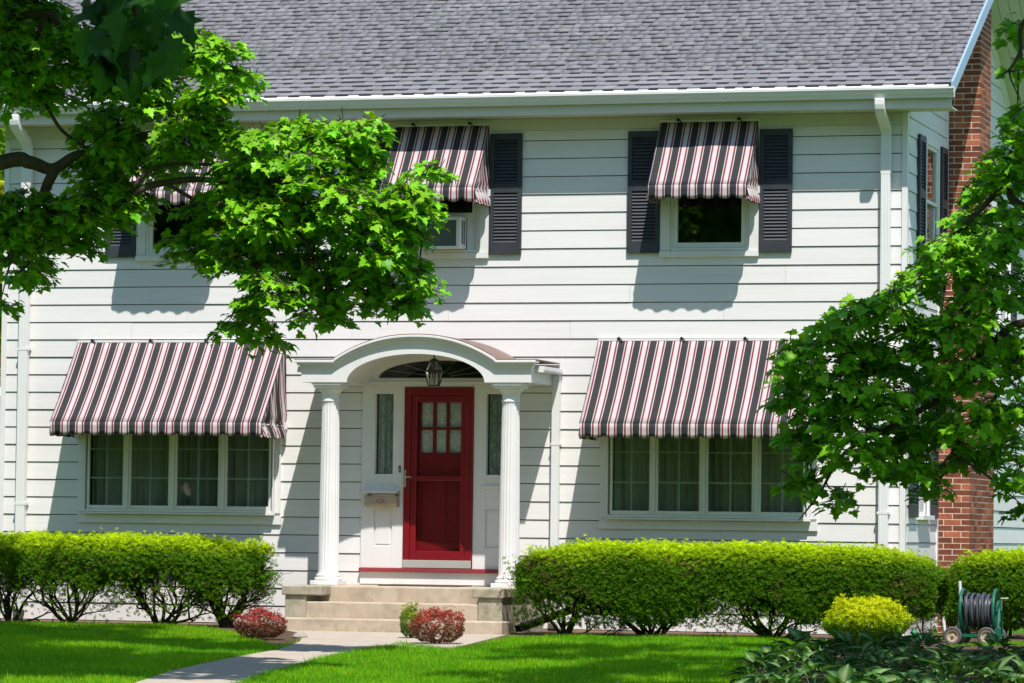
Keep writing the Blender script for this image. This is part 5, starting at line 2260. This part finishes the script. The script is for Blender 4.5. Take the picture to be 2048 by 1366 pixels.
# ================================================================== HOSTAS
HV, HT_ = [], []
nu, nv = 5, 6
for j in range(nv):
    s = j / (nv - 1)
    w = 0.34 * math.sin(math.pi * min(1, 0.06 + 0.97 * s) ** 0.80) ** 0.9
    for i in range(nu):
        q = -1 + 2 * i / (nu - 1)
        HV.append((w * q, s, 0.16 * abs(q) * w * 2.2 - 0.42 * s ** 2.1 + 0.02 * math.sin(q * 9)))
        if abs(q) < 0.3:
            HT_.append((0.30, 0.36, 0.17))
        elif abs(q) < 0.7:
            HT_.append((0.075, 0.185, 0.030))
        else:
            HT_.append((0.030, 0.120, 0.024))
HF = [(j * nu + i, j * nu + i + 1, (j + 1) * nu + i + 1, (j + 1) * nu + i) for j in range(nv - 1) for i in range(nu - 1)]
HOST_ME = []
for kind in range(3):
    me = bpy.data.meshes.new('leaf')
    r = np.random.default_rng(kind + 40)
    V = np.array(HV)
    V[:, 2] -= (0.12 * kind) * V[:, 1] ** 2
    V[:, 0] += 0.05 * r.normal() * V[:, 1] ** 2
    me.from_pydata(V.tolist(), [], HF)
    ca = me.color_attributes.new('tint', 'FLOAT_COLOR', 'POINT')
    for d_, c in zip(ca.data, HT_):
        k_ = (1.0, 0.8, 0.55)[kind]
        c = np.array(c) * k_ + np.array((0.030, 0.12, 0.024)) * (1 - k_)
        d_.color = (*c, 1)
    me.materials.append(MT['hosta'])
    me.shade_smooth()
    HOST_ME.append(me)

hosta_spots = []
for (px, py) in ((1512, 1352), (1540, 1338), (1572, 1322), (1606, 1306), (1590, 1345), (1632, 1322), (1662, 1303), (1700, 1306), (1670, 1340), (1712, 1330), (1752, 1310), (1760, 1345), (1800, 1326), (1798, 1301),
                 (1842, 1310), (1850, 1346), (1888, 1322), (1905, 1306), (1935, 1345), (1950, 1318), (1992, 1304), (2010, 1335), (2046, 1308), (2050, 1350), (1545, 1372), (1630, 1366), (1720, 1372), (1810, 1370), (1900, 1374), (1985, 1372), (1580, 1392), (1680, 1398), (1780, 1396), (1870, 1400), (1960, 1400), (2050, 1392)):
    P_ = G(px, min(py + 24 + max(0, (px - 1650) * 0.02), 1450))
    hosta_spots.append(P_)
for i, P_ in enumerate(hosta_spots):
    s = random.uniform(0.85, 1.15)
    own = {0: 'hosta clump at the far left tip of the bed, against the lawn', 3: 'hosta clump at the upper left edge of the hosta bed, nearest the hedge',
           7: 'hosta clump directly in front of the golden yellow shrub', 17: 'hosta clump directly in front of the left front wheel of the hose cart',
           22: 'hosta clump at the far right end of the back row, beyond the hose cart'}
    t = thing('hosta_plant', own.get(i, 'hosta clump with dark green leaves streaked white, massed in the middle of the shaded bed'), 'hosta', tuple(P_), 'hostas massed in the bed at lower right')
    for k in range(22):
        a = k * 2.4 + random.uniform(-0.4, 0.4)
        lvl = random.random()
        el = 0.25 + 0.75 * lvl
        rad = (0.05 + 0.13 * (1 - lvl)) * s
        h = (0.06 + 0.15 * lvl + random.uniform(-0.02, 0.03)) * s
        f = np.array([math.cos(a) * math.cos(el * 0.9), math.sin(a) * math.cos(el * 0.9), math.sin(el * 0.9)])
        nn = np.array([-math.cos(a) * math.sin(el * 0.9), -math.sin(a) * math.sin(el * 0.9), math.cos(el * 0.9)])
        nn += np.random.default_rng(i * 31 + k).normal(0, 0.22, 3)
        o = link('leaf', random.choice(HOST_ME), t)
        o.matrix_basis = orient((P_[0] + math.cos(a) * rad, P_[1] + math.sin(a) * rad, P_[2] + h), nn, f, random.uniform(0.11, 0.175) * s)
    m = MB()
    for k in range(7):
        a = k * 0.9
        m.tube([(P_[0], P_[1], P_[2] - 0.02), (P_[0] + 0.1 * math.cos(a) * s, P_[1] + 0.1 * math.sin(a) * s, P_[2] + 0.16 * s)], [0.006, 0.004], 4)
    m.build('leaf_stalk', 'lily', t).data.color_attributes.new('tint', 'FLOAT_COLOR', 'POINT')

# ================================================================== TREES
SUNV = np.array(SUN)


def sprays(r, centres, radii, leaves_per, spray_len=0.30, droop=0.45):
    """leaf positions/frames for clusters: short twigs carrying flat sprays of leaves"""
    P, Nn, Fw, tw = [], [], [], []
    for c, rd, n in zip(centres, radii, leaves_per):
        ns = max(1, int(round(n / 7)))
        rd = np.array([rd, rd, rd * 0.8]) if np.isscalar(rd) else np.array(rd)
        tiers = max(1, int(round(2 * rd[2] / 0.17)))
        offs = (np.arange(tiers) + 0.5) / tiers * 2 - 1
        for _ in range(ns):
            k_ = offs[r.integers(0, tiers)] + r.normal(0, 0.05)
            lim = math.sqrt(max(0.08, 1 - 0.8 * k_ * k_))
            a_ = r.uniform(0, 2 * math.pi)
            q_ = r.uniform(0.05, 1.0) ** 0.5 * lim
            d = np.array([math.cos(a_) * q_, math.sin(a_) * q_, k_])
            p = c + d * rd + np.array([0, 0, -0.10 * q_ * q_])
            out = unit(np.array([d[0] + r.normal(0, 0.35), d[1] + r.normal(0, 0.35), -0.14 - 0.25 * q_ + r.normal(0, 0.10)]))
            L = spray_len * r.uniform(0.6, 1.2)
            tw.append((p - out * L * 0.6, p + out * L * 0.5))
            nup = unit(np.array([0, 0, 0.9]) + 0.40 * SUNV + out * np.array([1, 1, 0]) * 0.55 + r.normal(0, 0.15, 3))
            k = r.integers(5, 10)
            for j in range(k):
                q = p + out * L * (j / k - 0.5)
                a = r.uniform(-1.3, 1.3)
                sidev = unit(np.cross(out, [0, 0, 1.0]))
                f = unit(out * math.cos(a) + sidev * math.sin(a) + np.array([0, 0, -droop + r.normal(0, 0.25)]))
                nn = unit(nup + r.normal(0, 0.34, 3))
                P.append(q + f * 0.05 + np.array([0, 0, r.normal(0, 0.03)]))
                Nn.append(nn)
                Fw.append(f)
    return np.array(P), np.array(Nn), np.array(Fw), tw


def maple_crown(t, r, P, Nn, Fw, size, single=0, lo=False, name='crown', bright=1.0):
    n = len(P)
    sz = r.uniform(*size, n)
    tint = np.ones((n, 3)) * r.normal(1, 0.16, (n, 1)).clip(0.55, 1.5) * bright
    tint *= np.array([1, 1, 1]) + r.normal(0, 0.10, (n, 3)) * [1.2, 0.5, 0.6]
    y_ = r.random(n) < 0.005
    tint[y_] = [3.2, 1.5, 1.0]
    TV, TF = MAPLE_LO if lo else MAPLE
    idx = np.arange(n)
    if single:
        order = np.argsort(P[:, 1])
        pick = np.zeros(n, bool)
        pick[order[:single]] = True
        me_s = []
        for v in range(6):
            me = bpy.data.meshes.new('leaf')
            me.from_pydata(TV.tolist(), [], TF.tolist())
            ca = me.color_attributes.new('tint', 'FLOAT_COLOR', 'POINT')
            g = 0.8 + 0.08 * v
            for d_ in ca.data:
                d_.color = (g * bright, g * bright, g * bright, 1)
            me.materials.append(MT['maple'])
            me_s.append(me)
        for i in idx[pick]:
            o = link('leaf', me_s[i % 6], t)
            o.matrix_basis = orient(P[i], Nn[i], Fw[i], sz[i])
        idx = idx[~pick]
    V, F, T = scatter(TV, TF, P[idx], Nn[idx], Fw[idx], sz[idx], tint[idx])
    return stuff(npmesh(name, V, F, 'maple', t, tint=T))


def crown_shell(r, centre, rad, n_cl, keep, cl_r=0.75, fill=0.0):
    C, R_ = [], []
    tries = 0
    while len(C) < n_cl and tries < n_cl * 30:
        tries += 1
        d = unit(r.normal(0, 1, 3))
        p = np.array(centre) + d * np.array(rad) * r.uniform(0.35 if fill else 0.65, 1.0)
        if keep(p):
            C.append(p)
            R_.append(cl_r * r.uniform(0.7, 1.3))
    return np.array(C), R_


def limbs(t, paths, name='branch'):
    for pts, ra, rb in paths:
        m = MB()
        P = [np.array(p, float) for p in pts]
        # smooth the polyline
        Q = []
        for i in range(len(P) - 1):
            p0, p1, p2, p3 = P[max(i - 1, 0)], P[i], P[i + 1], P[min(i + 2, len(P) - 1)]
            for k in range(6):
                u = k / 6
                Q.append(0.5 * ((2 * p1) + (-p0 + p2) * u + (2 * p0 - 5 * p1 + 4 * p2 - p3) * u * u + (-p0 + 3 * p1 - 3 * p2 + p3) * u ** 3))
        Q.append(P[-1])
        m.tube(Q, np.linspace(ra, rb, len(Q)), 9)
        m.build(name, 'bark', t, smooth=True)


def twigs(t, tw, anchors, r):
    m = MB()
    A = np.array(anchors)
    for a, b in tw:
        m.tube([a, (a + b) / 2 + r.normal(0, 0.015, 3), b], [0.006, 0.004, 0.002], 4, cap=False)
    stuff(m.build('twigs', 'bark', t, fix=False))


def subbranches(t, centres, anchors, r):
    """side branches joining each leaf cluster to the nearest limb"""
    m = MB()
    A = np.array(anchors)
    for c in centres:
        k = np.argmin(((A - c) ** 2).sum(1))
        a = A[k]
        mid = (a + c) / 2 + r.normal(0, 0.08, 3) + [0, 0, 0.10]
        l = np.linalg.norm(c - a)
        ra = min(0.028, 0.008 + 0.010 * l)
        m.tube([a, a * 0.7 + mid * 0.3, mid, c * 0.6 + mid * 0.4, c], [ra, ra * 0.85, ra * 0.7, ra * 0.5, 0.004], 6, cap=False)
    stuff(m.build('side_branches', 'bark', t, smooth=True, fix=False))


def clusters_from(ells, y0, dens, r, yspread=0.5):
    C, R_, n = [], [], []
    for e in ells:
        px, py, rx, ry = e[:4]
        dy = e[4] if len(e) > 4 else 0.0
        y = y0 + dy + r.normal(0, yspread)
        C.append(at(px, py, y))
        s = 1 / 209.0
        R_.append(np.array([rx * s * 0.95, 0.34, ry * s * 0.92]))
        n.append(max(7, math.pi * rx * ry * s * s * dens))
    return C, R_, n


LEFT = [(8, 12, 60, 40), (60, 50, 110, 70), (150, 100, 80, 60), (40, 150, 55, 65), (110, 165, 55, 40), (15, 95, 50, 90),
        (235, 120, 65, 85), (290, 50, 75, 60), (310, 170, 55, 65), (235, 230, 55, 35), (265, 290, 60, 40), (195, 262, 45, 30),
        (395, 90, 42, 38, -.5), (448, 112, 48, 45, -.5), (482, 160, 32, 36, -.5), (428, 172, 42, 28, -.4),
        (405, 222, 58, 42, -.4), (440, 262, 48, 36, -.4), (360, 265, 55, 45), (345, 320, 35, 30),
        (205, 335, 70, 42), (245, 390, 70, 38), (165, 405, 55, 36), (235, 300, 45, 40),
        (60, 412, 80, 45), (140, 465, 74, 38), (200, 428, 44, 26), (50, 490, 60, 40), (55, 538, 48, 24), (2, 600, 22, 28), (130, 425, 60, 35), (15, 440, 50, 50),
        (515, 290, 58, 46, -.3), (600, 258, 66, 30, -.4), (672, 272, 64, 34, -.4), (738, 245, 30, 26, -.4), (722, 282, 45, 30, -.4),
        (478, 352, 66, 46, -.2), (556, 345, 68, 46, -.3), (640, 335, 66, 46, -.3), (715, 322, 45, 42, -.3), (858, 328, 24, 24, -.4), (822, 385, 46, 34, -.4),
        (425, 425, 66, 42, -.3), (512, 425, 78, 42, -.3), (605, 418, 78, 46, -.3), (700, 402, 66, 46, -.3), (785, 425, 66, 42, -.3), (838, 412, 28, 26, -.3),
        (385, 485, 52, 36), (475, 500, 66, 42, -.2), (565, 495, 66, 42, -.2), (655, 488, 66, 46, -.2), (748, 488, 66, 46, -.2), (808, 490, 44, 42, -.2),
        (538, 565, 56, 42), (618, 560, 48, 34), (700, 556, 58, 40), (780, 556, 55, 40), (836, 552, 30, 30),
        (505, 622, 34, 30), (530, 662, 28, 22), (465, 640, 26, 18), (640, 618, 46, 28), (815, 602, 28, 28), (690, 598, 32, 22)]
RIGHT = [(1600, 705, 46, 36), (1660, 662, 55, 36), (1720, 622, 55, 36), (1790, 600, 55, 40, -.3), (1840, 560, 46, 42, -.3), (1885, 492, 46, 38), (1930, 440, 42, 40), (1980, 390, 46, 46), (2022, 330, 40, 46), (2035, 272, 26, 30), (2042, 205, 16, 46), (2034, 245, 22, 34), (2036, 55, 22, 36), (2044, 120, 14, 24),
         (1960, 468, 46, 42), (1992, 332, 38, 40), (1930, 505, 42, 38), (1990, 480, 46, 46), (2035, 440, 36, 50), (1965, 545, 40, 35),
         (1598, 770, 50, 42), (1680, 738, 64, 46), (1760, 700, 66, 46, -.3), (1840, 672, 66, 46, -.3), (1910, 640, 56, 46, -.4), (1980, 610, 56, 46, -.3), (2035, 570, 36, 50),
         (1620, 840, 50, 42), (1690, 818, 66, 46), (1770, 788, 66, 46, -.2), (1850, 765, 66, 46, -.2), (1930, 735, 66, 46, -.4), (2010, 700, 56, 50, -.4),
         (1640, 895, 50, 36), (1720, 885, 66, 36), (1800, 865, 66, 42), (1880, 850, 56, 42), (1960, 825, 66, 42, -.3), (2032, 795, 36, 50, -.3),
         (1612, 955, 36, 26), (1680, 985, 30, 20), (1760, 925, 46, 28), (1830, 925, 46, 28), (1868, 962, 36, 20), (1940, 905, 55, 32), (2010, 880, 46, 36, -.3),
         (2036, 950, 24, 34, -.4), (2042, 1008, 14, 18, -.4)]


def left_tree():
    r = np.random.default_rng(21)
    t = thing('maple_tree', 'leafy maple with low branches reaching across the left upstairs windows', 'tree', (2.2, -9.0, gz(2.2, -9.0)))
    limbs(t, [([(2.2, -9.0, -0.3), (2.15, -9.0, 1.6), (2.25, -8.9, 3.4), (2.1, -8.8, 5.4), (2.3, -8.9, 7.6), (2.5, -9.2, 10.5)], 0.30, 0.06)], 'trunk')
    L1 = [(2.22, -8.9, 4.2), at(0, 326, -8.2), at(60, 325, -8.1), at(105, 338, -8.0), at(150, 312, -8.0), at(200, 300, -7.95), at(290, 270, -7.9), at(420, 250, -8.1), at(500, 300, -8.2)]
    L2 = [at(110, 338, -8.0), at(90, 400, -8.0), at(160, 440, -8.0), at(250, 400, -8.1), at(300, 372, -8.2), at(420, 360, -8.2), at(560, 400, -8.3), at(680, 420, -8.3), at(800, 440, -8.4), at(860, 480, -8.4)]
    L3 = [(2.2, -8.9, 5.6), at(-60, 60, -8.2), at(90, 25, -8.3), at(120, 50, -8.3), at(180, 80, -8.3), at(240, 120, -8.2), at(330, 160, -8.3), at(450, 130, -8.4)]
    L4 = [at(90, 30, -8.3), at(60, 140, -8.2), at(75, 185, -8.15), at(95, 215, -8.1), at(125, 262, -8.0), at(180, 300, -8.0)]
    L5 = [at(330, 365, -8.2), at(430, 430, -8.3), at(500, 520, -8.2), at(520, 600, -8.1), at(530, 650, -8.0)]
    L6 = [at(500, 385, -8.3), at(600, 470, -8.3), at(650, 560, -8.2), at(650, 615, -8.1)]
    L7 = [at(270, 372, -8.2), at(330, 330, -8.3), at(520, 330, -8.4), at(640, 300, -8.4), at(730, 255, -8.4)]
    paths = [(L1, 0.085, 0.012), (L2, 0.055, 0.008), (L3, 0.05, 0.008), (L4, 0.030, 0.014), (L5, 0.022, 0.006), (L6, 0.022, 0.006), (L7, 0.024, 0.006)]
    up_l = [([(2.15, -8.8, 5.5), (0.5, -8.0, 7.2), (-0.8, -7.6, 8.5)], 0.10, 0.02), ([(2.2, -8.85, 6.5), (3.4, -10.5, 8.0), (4.2, -12.5, 8.4), (5.0, -14.8, 8.2)], 0.11, 0.03),
            ([(2.3, -8.9, 7.0), (3.2, -7.0, 8.6), (3.6, -5.6, 9.6)], 0.09, 0.02), ([(2.25, -8.9, 6.2), (0.8, -10.5, 7.4), (0.0, -12.0, 8.0)], 0.09, 0.02)]
    limbs(t, paths + up_l)
    C, R_, n = clusters_from(LEFT, -8.0, 1700, r, 0.30)
    P, Nn, Fw, tw = sprays(r, C, R_, n)
    maple_crown(t, r, P, Nn, Fw, (0.068, 0.130), 300)
    anchors = [p for L in (L1, L2, L3, L4, L5, L6, L7) for p in L]
    dense = []
    for a, b in zip(anchors[:-1], anchors[1:]):
        if np.linalg.norm(np.array(a) - np.array(b)) < 1.5:
            dense += [np.array(a) + (np.array(b) - np.array(a)) * k / 4 for k in range(4)]
    subbranches(t, C, dense, r)
    twigs(t, tw, dense, r)
    # the upper crown, above and left of the frame: it shades the lawn, the hedge and its own lower boughs
    C1, R1 = crown_shell(r, (2.5, -9.2, 8.4), (3.5, 3.6, 2.8), 260, lambda p: p[2] > 6.75 + 0.12 * max(0, p[1] + 8) and p[0] < 5.5, 0.6, 1)
    C2, R2 = crown_shell(r, (5.6, -14.4, 7.3), (4.0, 3.0, 1.3), 260, lambda p: p[2] > 6.0 and p[0] < 9.2 and p[1] < -11.6, 0.5, 1)
    C3, R3 = crown_shell(r, (3.6, -5.4, 9.6), (2.4, 1.6, 1.5), 14, lambda p: p[2] > 7.6 and p[0] < 5.9, 0.5, 1)
    C4 = np.concatenate([C1, C2, C3])
    R4 = R1 + R2 + R3
    P, Nn, Fw, tw = sprays(r, C4, R4, [125] * len(C4), 0.4)
    ok = (P[:, 2] > 6.45 + 0.13 * np.maximum(0, P[:, 1] + 8)) | (P[:, 1] < -11.5) | (P[:, 0] < 2.6)
    ok &= P[:, 2] < 0.3 - 2.05 * P[:, 1]
    yl, xl = P[:, 1] + 0.49 * (P[:, 2] - 1), P[:, 0] - 0.25 * (P[:, 2] - 1)
    land = np.stack([xl, yl, yl * 0], 1)
    ok &= ~((yl > -2.4) & (xl > 1.0) & (vnoise(land, 1.9, 2) < 0.32))
    maple_crown(t, r, P[ok], Nn[ok], Fw[ok], (0.13, 0.20), 0, True)
    return t


def right_tree():
    r = np.random.default_rng(22)
    t = thing('maple_tree', 'leafy maple on the right hiding the house corner and chimney', 'tree', (15.6, -8.6, gz(15.6, -8.6)))
    limbs(t, [([(15.6, -8.6, -0.3), (15.55, -8.6, 1.6), (15.6, -8.5, 3.2), (15.5, -8.6, 5.4), (15.3, -8.8, 8.0), (15.2, -9.0, 10.5)], 0.28, 0.06)], 'trunk')
    L1 = [(15.6, -8.5, 3.6), at(2070, 470, -8.0), at(1985, 500, -8.0), at(1940, 555, -8.0), at(1912, 610, -8.0), at(1850, 680, -8.1), at(1760, 740, -8.1), at(1660, 780, -8.0), at(1610, 860, -8.0)]
    L2 = [(15.6, -8.5, 3.2), at(2090, 640, -8.1), at(1990, 680, -8.1), at(1900, 780, -8.2), at(1790, 850, -8.2), at(1690, 905, -8.1), at(1640, 985, -8.0), at(1598, 1040, -8.0)]
    L3 = [(15.55, -8.5, 4.0), at(2080, 420, -8.2), at(2010, 380, -8.1), at(1960, 420, -8.1), at(1900, 480, -8.1), at(1830, 560, -8.1), at(1740, 620, -8.1)]
    L4 = [at(2080, 640, -8.1), at(2000, 780, -8.2), at(1940, 860, -8.2), at(1870, 950, -8.1)]
    L5 = [at(2060, 60, -8.1), at(2045, 100, -8.1), at(2030, 130, -8.1), at(2015, 148, -8.1)]
    limbs(t, [(L1, 0.075, 0.008), (L2, 0.05, 0.005), (L3, 0.045, 0.006), (L4, 0.03, 0.006),
              ([(15.5, -8.6, 5.0), (15.0, -8.3, 5.8), at(2075, 30, -8.1), at(2040, 105, -8.1), at(2022, 135, -8.1), at(2002, 152, -8.1)], 0.04, 0.005),
              ([(15.5, -8.6, 6.0), (14.0, -10.0, 7.6), (12.5, -11.5, 8.4), (11.2, -12.0, 8.6)], 0.10, 0.02), ([(15.4, -8.7, 6.6), (16.5, -7.2, 8.0), (17.2, -6.5, 8.6)], 0.09, 0.02),
              ([(15.5, -8.6, 5.6), (16.0, -10.6, 7.2), (15.6, -12.8, 8.0)], 0.09, 0.02)])
    C, R_, n = clusters_from(RIGHT, -8.0, 1120, r, 0.30)
    R_ = [q * np.array([0.88, 1, 0.88]) for q in R_]
    P, Nn, Fw, tw = sprays(r, C, R_, n)
    maple_crown(t, r, P, Nn, Fw, (0.072, 0.138), 300)
    anchors = [p for L in (L1, L2, L3, L4, L5) for p in L]
    dense = []
    for a, b in zip(anchors[:-1], anchors[1:]):
        if np.linalg.norm(np.array(a) - np.array(b)) < 1.5:
            dense += [np.array(a) + (np.array(b) - np.array(a)) * k / 4 for k in range(4)]
    subbranches(t, C, dense, r)
    twigs(t, tw, dense, r)
    C1, R1 = crown_shell(r, (13.9, -11.5, 8.0), (4.3, 6.0, 2.8), 120, lambda p: not (2.3 < p[2] - (-8 - p[1]) / 0.49 < 5.2 and 11.0 < p[0] - 0.25 * (-8 - p[1]) / 0.49 < 13.2 and math.sin(p[0] * 3.1) + math.sin(p[2] * 2.3) > -0.9) and p[2] > 6.8 - 0.16 * max(0, -9 - p[1]) and p[0] > 10.3 + 0.12 * max(0, -9 - p[1]) and p[1] < -6.6, 0.55, 1)
    C2, R2 = crown_shell(r, (16.5, -8.5, 5.2), (2.2, 3.2, 2.6), 50, lambda p: p[0] > 14.8, 0.55, 1)
    C4 = np.concatenate([C1, C2])
    P, Nn, Fw, tw = sprays(r, C4, R1 + R2, [95] * len(C4), 0.4)
    ok = (P[:, 2] > 6.45 + 0.13 * np.maximum(0, P[:, 1] + 8)) | (P[:, 0] > 14.2 + 0.3 * np.maximum(0, P[:, 1] + 8))
    ok &= P[:, 1] < -3.5 - 0.49 * P[:, 2]
    maple_crown(t, r, P[ok], Nn[ok], Fw[ok], (0.13, 0.20), 0, True)
    return t


def near_tree():
    r = np.random.default_rng(23)
    bx, by = 10.2, -30.5
    t = thing('near_maple_tree', 'close dark maple branch with big blurred leaves hanging at top left', 'tree', (bx, by, gz(bx, by)))
    limbs(t, [([(bx, by, -0.8), (bx, by, 1.5), (bx + 0.1, by, 3.5), (bx, by + 0.2, 6.0), (bx + 0.2, by, 8.5)], 0.24, 0.06)], 'trunk')
    yb = -29.0
    B1 = [(bx + 0.1, by, 3.6), (11.6, -29.9, 4.1), (12.6, -29.2, 3.9), at(250, -60, yb), at(270, 20, yb), at(290, 90, yb)]
    limbs(t, [(B1, 0.05, 0.004), ([(bx, by + 0.1, 5.0), (9.0, -31.5, 6.4)], 0.08, 0.02), ([(bx, by + 0.2, 5.4), (11.2, -29.0, 6.8)], 0.08, 0.02)])
    spots = [(205, 20), (240, 60), (215, 95), (262, 110), (300, 30), (330, 60), (345, 20), (290, 130), (325, 135), (355, 115), (365, 150), (250, 150), (225, 140), (300, 85), (270, 45), (340, 95), (372, 60), (190, 60), (310, 160), (275, 165), (235, 20), (320, 5), (360, 140), (245, 120), (285, 70), (350, 75), (262, 20), (208, 120)]
    me_s = []
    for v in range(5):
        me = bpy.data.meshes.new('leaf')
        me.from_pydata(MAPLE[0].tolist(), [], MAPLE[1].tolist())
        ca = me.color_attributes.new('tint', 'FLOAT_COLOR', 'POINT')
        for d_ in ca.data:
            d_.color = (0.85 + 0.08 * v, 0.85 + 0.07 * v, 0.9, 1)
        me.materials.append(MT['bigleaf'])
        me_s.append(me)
    for i, (px, py) in enumerate(spots):
        y = yb + r.normal(0, 0.16)
        p = at(px - 28, py - 34, y)
        f = unit(np.array([r.normal(0, 0.45), r.normal(-0.1, 0.35), -0.9]))
        nn = unit(np.array([r.normal(0.1, 0.4), -0.75 + r.normal(0, 0.25), 0.55 + r.normal(0, 0.3)]))
        o = link('leaf', me_s[i % 5], t)
        o.matrix_basis = orient(p, nn, f, r.uniform(0.135, 0.19))
    m = MB()
    A = at(270, 20, yb)
    for px, py in spots:
        p = at(px - 28, py - 34, yb)
        m.tube([at(275, -10 if py < 60 else 40, yb), p], [0.003, 0.0015], 4)
    stuff(m.build('twigs', 'bark', t, fix=False))
    C1, R1 = crown_shell(r, (12.0, -31.0, 6.6), (3.6, 3.0, 2.4), 100, lambda p: p[2] > 4.5, 0.55, 1)
    P, Nn, Fw, tw = sprays(r, C1, R1, [55] * len(C1), 0.4)
    ok = (P[:, 2] > 3.95) & (P[:, 1] > -36)
    maple_crown(t, r, P[ok], Nn[ok], Fw[ok], (0.14, 0.21), 0, True)


left_tree()
right_tree()
near_tree()


# tree seen in the gap beyond the left corner of the house
def back_tree():
    r = np.random.default_rng(31)
    c = np.array([-4.2, 7.5])
    t = thing('background_tree', 'sunlit green and yellow tree just visible past the left corner of the house', 'tree', (c[0], c[1], 0.06))
    limbs(t, [([(c[0], c[1], -0.2), (c[0], c[1], 2.5), (c[0] + 0.2, c[1], 6.0)], 0.2, 0.05)], 'trunk')
    n = 9000
    d = unit(r.normal(0, 1, (n, 3)))
    P = np.array([c[0], c[1], 4.0]) + d * np.array([2.9, 2.9, 3.9]) * r.uniform(0.5, 1.0, (n, 1)) ** 0.5
    P = P[(P[:, 0] < -0.5) & (P[:, 2] > 0.15)]
    n = len(P)
    k = (vnoise(P, 1.6, 3) > 0.35)[:, None]
    tint = np.where(k, np.array([3.2, 1.5, 1.5]), np.array([1.0, 1.05, 1.0])) * r.normal(1, 0.2, (n, 1)).clip(0.5, 1.6)
    V, F, T = scatter(MAPLE_LO[0], MAPLE_LO[1], P, unit(r.normal(0, 0.5, (n, 3)) + [0.1, -0.3, 0.8]), unit(r.normal(0, 1, (n, 3)) + [0, 0, -0.5]), r.uniform(0.16, 0.28, n), tint)
    stuff(npmesh('crown', V, F, 'backleaf', t, tint=T))


back_tree()


# wood across the street, behind the camera: what the window panes mirror
def street_side():
    r = np.random.default_rng(33)
    P = []
    for k in range(52):
        cx, cy = -62 + (k % 26) * 3.6 + r.normal(0, 0.8) + (1.8 if k > 25 else 0), (-62 if k < 26 else -71) + r.normal(0, 2)
        h = r.uniform(17, 23)
        m = 1000
        d = unit(r.normal(0, 1, (m, 3)))
        P.append(np.array([cx, cy, h * 0.52]) + d * np.array([3.6, 3.0, h * 0.55]) * r.uniform(0.5, 1, (m, 1)) ** 0.4)
    q = 14000                     # undergrowth closing the gaps between the trunks
    P.append(np.stack([r.uniform(-64, 34, q), r.uniform(-66, -60, q), r.uniform(0.05, 7.5, q)], 1))
    for k in range(34):          # and the wood beyond the back gardens
        cx, cy = -75 + k * 4.6 + r.normal(0, 1.0), 52 + r.normal(0, 4)
        h = r.uniform(9, 14)
        d = unit(r.normal(0, 1, (520, 3)))
        P.append(np.array([cx, cy, h * 0.5]) + d * np.array([3.6, 3.0, h * 0.52]) * r.uniform(0.5, 1, (520, 1)) ** 0.4)
    P = np.concatenate(P)
    P = P[P[:, 2] > 0]
    n = len(P)
    V, F, T = scatter(MAPLE_LO[0], MAPLE_LO[1], P, unit(r.normal(0, 0.6, (n, 3)) + [0, 0.4, 0.7]), unit(r.normal(0, 1, (n, 3)) + [0, 0, -0.5]), r.uniform(0.6, 1.1, n), np.ones((n, 3)) * r.normal(1, 0.25, (n, 1)).clip(0.4, 1.7))
    stuff(npmesh('woods', V, F, 'backleaf', None, tint=T))


street_side()
